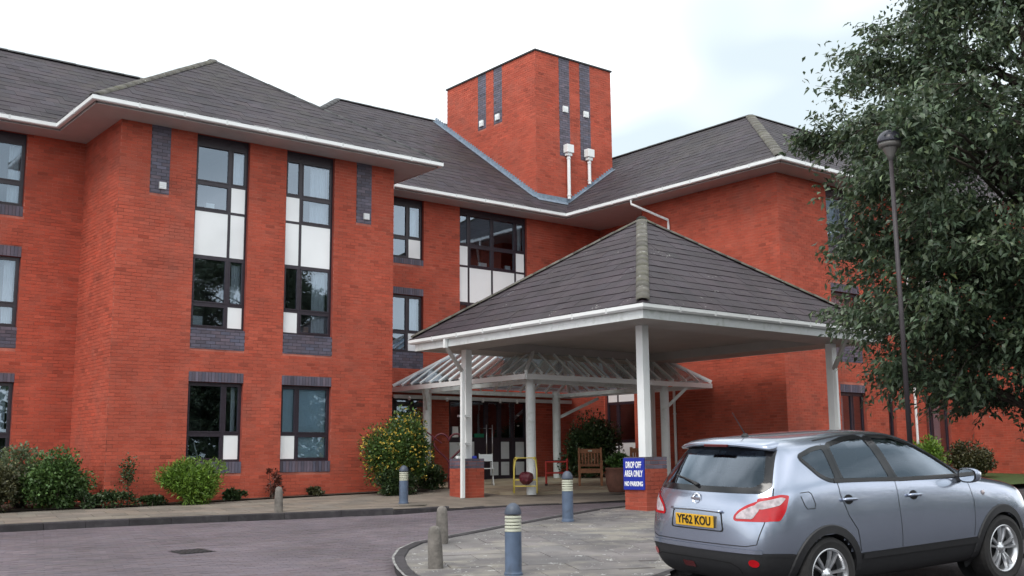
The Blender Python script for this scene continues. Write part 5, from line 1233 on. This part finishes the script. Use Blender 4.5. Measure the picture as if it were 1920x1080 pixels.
for s in (-1, 1):
    for nm, w_ in (('quarter_window', qg), ('rear_door_window', rgl), ('front_door_window', fgl)):
        w2 = rounded(w_, .035); pane = drape(nm, w2, 'side', s, .004, 'carglass', cut=.08)
        o = drape('window_seal', inset_poly(w2, -.03), 'side', s, .007, 'gloss_black', hole=inset_poly(w2, .006), cut=.06); o.parent = pane; 
    for a, b in (((1.035,1.18), (1.045,1.50)), ((1.79,1.15), (1.695,1.555))):
        strip('pillar_trim', [a, b], .085, 'side', s, .006, 'gloss_black')
    strip('belt_trim', [(.95,1.178), (1.4,1.165), (1.8,1.145), (2.3,1.13), (2.86,1.118)], .03, 'side', s, .010, 'black_plastic')
    # doors: shut lines and handles
    strip('shut_line', [(1.03,1.515), (.99,1.19), (1.0,1.05), (1.08,.86), (1.19,.72), (1.235,.52)], .006, 'side', s, .003, 'gap')
    strip('shut_line', [(1.80,1.14), (1.80,.9), (1.83,.51)], .005, 'side', s, .003, 'gap')
    strip('shut_line', [(2.93,1.07), (2.97,.85), (2.95,.52)], .005, 'side', s, .003, 'gap')
    strip('shut_line', [(.98,1.545), (1.4,1.578), (1.75,1.585), (2.1,1.565), (2.4,1.475), (2.75,1.28), (2.95,1.13)], .007, 'side', s, .003, 'gap')
    strip('feature_line', [(1.0,1.065), (2.0,1.04), (2.9,1.02)], .006, 'side', s, .002, 'paint')
    strip('sill_moulding', [(1.26,.475), (2.0,.47), (3.0,.47)], .05, 'side', s, .016, 'black_plastic')
    strip('cladding_edge', [(.06,.575), (.2,.572), (.36,.56), (.44,.54)], .03, 'side', s, .005, 'black_plastic')
    for hx, hz_ in ((1.10, 1.005), (2.03, .985)):
        p, nn = on_side(hx, hz_, s); m = MB(); w_, e = .19, V((1,0,0))
        m.tube([p+V((-w_/2,s*.012,.0)), p+V((-w_*.3,s*.034,.006)), p+V((w_*.3,s*.034,.004)), p+V((w_/2,s*.012,-.002))], .016, 8); m.build('door_handle', 'paint', car, smooth=True)
        drape('handle_recess', [(hx+.062*math.cos(a), hz_+.045*math.sin(a)) for a in [k*math.pi/8 for k in range(16)]], 'side', s, .002, 'gap', cut=.2)
    # arch mouldings and wheel wells
    for hx in HX:
        m = MB(); vs = []; nA = 30; a0, a1 = R(-22), R(202)
        for k in range(nA+1):
            a = a0 + (a1-a0)*k/nA
            for r, of in ((.455, .003), (.445, .016), (.375, .018)):
                x, z = hx+r*math.cos(a), HZ+r*math.sin(a); h, nr = on_side(x, max(z, .24), s); y = (h.y if h else s*.84)
                vs.append(V((x, y+s*of, z)))
            vs.append(V((hx+.37*math.cos(a), s*.60, HZ+.37*math.sin(a))))
        for k in range(nA): 
            for j in range(3): q = (k*4+j, k*4+j+1, (k+1)*4+j+1, (k+1)*4+j); m.add([], []) ; m.f.append(q); m.m.append(0); m.c.append((1,1,1))
        m.v = [tuple(v) for v in vs]; m.build('wheel_arch', 'black_plastic', car, smooth=False)
        MB().lathe([(.37,0),(.37,.01)], n=24)
        MB().add([(hx+.38*math.cos(2*math.pi*k/24), s*.55, HZ+.38*math.sin(2*math.pi*k/24)) for k in range(24)], [tuple(range(24))]).build('wheel_well', 'gap', car)
        # wheel
        wh = bpy.data.objects.new('wheel', None)
        m = MB(); pr = [(.235,-.10),(.30,-.112),(.335,-.10),(.345,-.06),(.345,.06),(.335,.10),(.30,.112),(.235,.10)]; n = 36; vs = []
        for r, w_ in pr: vs += [(r*math.cos(2*math.pi*k/n), s*w_, r*math.sin(2*math.pi*k/n)) for k in range(n)]
        m.add(vs, [(i*n+k, i*n+(k+1) % n, (i+1)*n+(k+1) % n, (i+1)*n+k) for i in range(len(pr)-1) for k in range(n)])
        wheel = m.build('wheel', 'tyre', car, smooth=False); wheel.location = (hx, s*.775, HZ); wheel.rotation_euler = (0, .4 if hx < 2 else .1, 0)
        m = MB(); pr = [(.243,.098),(.236,.108),(.225,.10),(.215,.04),(.20,-.02)]; vs = []
        for r, w_ in pr: vs += [(r*math.cos(2*math.pi*k/n), s*w_, r*math.sin(2*math.pi*k/n)) for k in range(n)]
        m.add(vs, [(i*n+k, i*n+(k+1) % n, (i+1)*n+(k+1) % n, (i+1)*n+k) for i in range(len(pr)-1) for k in range(n)])
        k_ = m.build('rim', 'alloy', smooth=True); k_.parent = wheel
        m = MB(); m.add([(.21*math.cos(2*math.pi*k/n), s*.0, .21*math.sin(2*math.pi*k/n)) for k in range(n)], [tuple(range(n))]); k_ = m.build('brake_disc', 'gap'); k_.parent = wheel
        for j in range(5):
            a = 2*math.pi*j/5 + R(90)
            m = MB()
            for off in (-.13, .13):
                d0, d1 = a+off*.9, a+off*1.55; p0, p1 = (.035, .217)
                q = [(p0*math.cos(a+off*2.2), p0*math.sin(a+off*2.2)), (p1*math.cos(d1), p1*math.sin(d1))]
                x0, z0 = q[0]; x1, z1 = q[1]; L_ = math.hypot(x1-x0, z1-z0); nx, nz = -(z1-z0)/L_, (x1-x0)/L_; w0, w1 = .013, .019
                vs = []
                for (xx, zz, ww, dep) in ((x0, z0, w0, .062), ((x0+x1)/2, (z0+z1)/2, .014, .085), (x1, z1, w1, .088)):
                    vs += [(xx-nx*ww, s*(dep-.03), zz-nz*ww), (xx-nx*ww*.6, s*dep, zz-nz*ww*.6), (xx+nx*ww*.6, s*dep, zz+nz*ww*.6), (xx+nx*ww, s*(dep-.03), zz+nz*ww)]
                m.add(vs, [(i*4+k, i*4+k+1, (i+1)*4+k+1, (i+1)*4+k) for i in range(2) for k in range(3)])
            k_ = m.build('spoke', 'alloy'); k_.parent = wheel
        m = MB(); vs = [(r*math.cos(2*math.pi*k/16), s*w_, r*math.sin(2*math.pi*k/16)) for r, w_ in ((.062,.05),(.058,.07),(.03,.075),(.028,.082),(.001,.083)) for k in range(16)]
        m.add(vs, [(i*16+k, i*16+(k+1) % 16, (i+1)*16+(k+1) % 16, (i+1)*16+k) for i in range(4) for k in range(16)]); k_ = m.build('hub_cap', 'alloy', smooth=True); k_.parent = wheel
    # door mirror
    m = MB(); c0 = V((2.80, s*.97, 1.135)); prm = []
    for i, (dx, sc) in enumerate(((-.055, .92), (-.045, 1), (.0, 1.0), (.05, .82), (.085, .45), (.095, .1))):
        prm += [c0 + V((dx + (.02 if abs(math.cos(a)) > .7 and math.cos(a)*s > 0 else 0), .105*sc*math.copysign(abs(math.cos(a))**.7, math.cos(a)), .075*sc*math.copysign(abs(math.sin(a))**.7, math.sin(a)) )) for a in [2*math.pi*k/20 for k in range(20)]]
    m.add(prm, [(i*20+k, i*20+(k+1) % 20, (i+1)*20+(k+1) % 20, (i+1)*20+k) for i in range(5) for k in range(20)]); mir = m.build('door_mirror', 'paint', car, smooth=True)
    m = MB(); m.add([c0+V((-.05, .088*math.copysign(abs(math.cos(a))**.7, math.cos(a)), .062*math.copysign(abs(math.sin(a))**.7, math.sin(a)))) for a in [2*math.pi*k/20 for k in range(20)]], [tuple(range(20))]); k_ = m.build('mirror_glass', 'mirror_glass'); k_.parent = mir
    m = MB(); m.add([c0+V((-.052, .1*math.copysign(abs(math.cos(a))**.7, math.cos(a)), .072*math.copysign(abs(math.sin(a))**.7, math.sin(a)))) for a in [2*math.pi*k/20 for k in range(20)]] + [c0+V((-.052, .087*math.copysign(abs(math.cos(a))**.7, math.cos(a)), .061*math.copysign(abs(math.sin(a))**.7, math.sin(a)))) for a in [2*math.pi*k/20 for k in range(20)]], [(k, (k+1) % 20, 20+(k+1) % 20, 20+k) for k in range(20)]); k_ = m.build('mirror_rim', 'black_plastic'); k_.parent = mir
    m = MB(); m.beam((2.82, s*.80, 1.10), (2.81, s*.9, 1.10), .10, .05); k_ = m.build('mirror_arm', 'black_plastic'); k_.parent = mir
    # rear lamp: wraps the corner
    def lamp(name, rear, side, mt, off):
        a = drape(name, rounded([(s*y, z) for y, z in rear], .02), 'rear', s, off, mt, cut=.03); b = drape(name, rounded(side, .015), 'side', s, off, mt, cut=.03)
        return a, b
    rl = drape('tail_lamp', rounded([(s*y, z) for y, z in ((.468,.878), (.472,.912), (.51,.957), (.58,1.003), (.68,1.045), (.77,1.075), (.79,.864), (.49,.862))], .03), 'rear', s, .006, 'lamp_red', cut=.03)
    sl_ = drape('lens_wrap', rounded([(.10,.868), (.245,.868), (.31,.95), (.375,1.085), (.30,1.095), (.14,1.062)], .02), 'side', s, .006, 'lamp_red', cut=.03); sl_.parent = rl
    k_ = drape('clear_lens', rounded([(s*y, z) for y, z in ((.495,.886), (.50,.912), (.54,.950), (.62,.992), (.70,1.022), (.70,.965), (.655,.886))], .02), 'rear', s, .009, 'lamp_clear', cut=.03); k_.parent = rl
    k_ = drape('clear_lens', rounded([(.105,.992), (.14,1.036), (.29,1.072), (.335,1.062), (.27,1.005), (.13,.968)], .02), 'side', s, .009, 'lamp_clear', cut=.03); k_.parent = rl
    drape('reflector', [(s*.66+.045*math.cos(a), .50+.034*math.sin(a)) for a in [k*math.pi/8 for k in range(16)]], 'rear', s, .008, 'lamp_red', cut=.2)
    m = MB(); p, nn = on_side(3.14, .935, s); m.lathe([(.026,0),(.024,.006),(.0,.008)], n=14); k_ = m.build('side_repeater', 'lamp_clear', car, smooth=True); k_.location = p+nn*.002; k_.rotation_euler = (R(90*-s), 0, 0)
strip('fuel_flap', [(.50,1.10), (.60,1.105), (.63,1.085), (.66,.99), (.645,.955), (.555,.955), (.53,.985), (.50,1.07)], .006, 'side', -1, .003, 'gap')
# tailgate
blk = drape('rear_screen_surround', rounded(back_blk, .05), 'rear', 1, .006, 'gloss_black', hole=rounded(back_gl, .05), cut=.06)
drape('rear_window', rounded(back_gl, .05), 'rear', 1, .004, 'carglass', cut=.09)
strip('shut_line', [(-.745,1.15), (-.77,1.06), (-.75,.85), (-.70,.665), (-.60,.645), (.60,.645), (.70,.665), (.75,.85), (.77,1.06), (.745,1.15)], .007, 'rear', 1, .003, 'gap')
strip('bumper_lip', [(-.74,.60), (-.4,.605), (0,.607), (.4,.605), (.74,.60)], .035, 'rear', 1, .012, 'paint')
drape('plate_recess', rounded([(-.36,.755), (-.33,.94), (.33,.94), (.36,.755)], .03), 'rear', 1, .003, 'gap', hole=rounded([(-.345,.765), (-.318,.928), (.318,.928), (.345,.765)], .03), cut=.06)
m = MB(); p, _ = on_rear(0, .945); m.tube([(p.x-.012+.012*abs(y/.34)**2, y, .945-.008*abs(y/.34)) for y in [-.34+.68*k/12 for k in range(13)]], .014, 8); m.build('tailgate_grip', 'paint', car, smooth=True)
p, nn = on_rear(0, .84); m = MB(); m.box(p.x-.016, p.x-.006, -.26, .26, .785, .895); pl = m.build('number_plate', 'plate_yellow', car, bevel=.003)
me = text_mesh('YF62 KOU', .10, 'lettering', .0018); me.materials.append(M['gap']); o = link('lettering', me); o.parent = pl; o.rotation_euler = (R(90), 0, R(-90)); o.location = (p.x-.0175, 0, .84)
wdt = max(v.co.x for v in me.vertices)-min(v.co.x for v in me.vertices); o.scale = (.46/wdt, 1.12, 1)
p, nn = on_rear(0, 1.04); m = MB(); n = 24
vs = []
for k in range(n):
    a = 2*math.pi*k/n
    for r, d in ((.058,.004), (.05,.016), (.04,.006)): vs.append((p.x-d, r*math.cos(a), 1.04+r*.92*math.sin(a)))
m.add(vs, [(k*3+j, k*3+j+1, ((k+1) % n)*3+j+1, ((k+1) % n)*3+j) for k in range(n) for j in range(2)]); m.box(p.x-.018, p.x-.002, -.062, .062, 1.03, 1.05); m.build('emblem', 'chrome', car, smooth=False)
for k in range(4):
    y = .62-.035*k; p, nn = on_rear(y, .80); m = MB(); m.box(p.x-.008, p.x+.004, y-.028, y-.006, .79, .795+.014*(k % 2+.4)); m.build('badge_letter', 'chrome', car)
# spoiler, brake light, wiper, aerial, bumper details
m = MB(); vs = []
ys = [-.60+1.2*k/14 for k in range(15)]
for y in ys:
    c = 1-abs(y/.60)**2.5; xr = .285+.09*(1-c); zt_ = 1.545+.012*c - (.03*(1-c))
    vs += [(.52, y, zt_+.032), (xr+.05, y, zt_+.004), (xr, y, zt_-.022), (xr+.02, y, zt_-.042), (.47, y, zt_-.045)]
m.add(vs, [(k*5+j, k*5+j+1, (k+1)*5+j+1, (k+1)*5+j) for k in range(14) for j in range(4)] + [(0,4,3,2,1), tuple(70+q for q in (0,1,2,3,4))]); m.build('spoiler', 'paint', car, smooth=True)
m = MB(); m.box(.276, .30, -.16, .16, 1.508, 1.535); m.build('brake_light', 'lamp_dark_red', car, bevel=.006)
pw = [on_rear(y, z)[0]+V((-.03,0,0)) for y, z in ((.02,1.16), (.12,1.19), (.30,1.22), (.42,1.235))]
m = MB(); m.tube(pw[:2]+[pw[2]], [.018,.012,.008], 8); m.tube([pw[1]+V((-.005,-.1,-.02)), pw[3]], .008, 6); m.build('rear_wiper', 'black_plastic', car, smooth=True)
hr_ = bvh.ray_cast(V((.68, 0, 3)), V((0,0,-1)))[0]; m = MB(); m.lathe([(.04,0),(.03,.02),(.015,.03)], hr_, 12); m.tube([hr_+V((0,0,.02)), hr_+V((-.16,.0,.24))], [.006,.003], 6); m.build('aerial', 'black_plastic', car)
drape('fog_lamp', rounded([(.06,.40), (.06,.455), (.22,.455), (.22,.40)], .012), 'rear', 1, .006, 'lamp_dark_red', cut=.1)
strip('bumper_crease', [(.62,.47), (.55,.49), (.2,.495), (-.2,.495), (-.42,.485), (-.5,.45), (-.52,.40)], .012, 'rear', 1, .006, 'gap')
m = MB(); m.tube([(.12,.35,.24), (.3,.35,.25)], .025, 10); m.build('exhaust', 'black_iron', car)
# cabin
m = MB(); m.box(.7, 3.0, -.7, .7, .40, .55); m.build('cabin_floor', 'seat_cloth', car)
def seat(x, y, w):
    m = MB(); m.obox((x, y-w/2, .55), (.5,0,.05), (0,w,0), (-.02,0,.16)); m.build('seat_base', 'seat_cloth', car, bevel=.03)
    m = MB(); m.obox((x-.06, y-w/2, .65), (.13,0,.03), (0,w,0), (-.20,0,.58)); m.build('seat_back', 'seat_cloth', car, bevel=.04)
    for yy in ([y] if w < .7 else [y-.35, y+.35]):
        m = MB(); m.obox((x-.29, yy-.12, 1.26), (.09,0,.015), (0,.24,0), (-.03,0,.17)); m.build('headrest', 'seat_cloth', car, bevel=.03)
seat(1.95, -.36, .5); seat(1.95, .36, .5); seat(1.15, 0, 1.25)
m = MB(); m.box(2.75, 3.1, -.7, .7, .75, 1.06); m.build('dashboard', 'seat_cloth', car, bevel=.05)
m = MB(); cst = V((2.52, -.36, 1.0)); m.tube([cst+V((.05*math.sin(a)*.6, .18*math.cos(a), .17*math.sin(a))) for a in [2*math.pi*k/20 for k in range(21)]], .016, 8); m.build('steering_wheel', 'seat_cloth', car, smooth=True)
for o in bpy.data.objects:
    if '_w' in o.keys(): del o['_w']
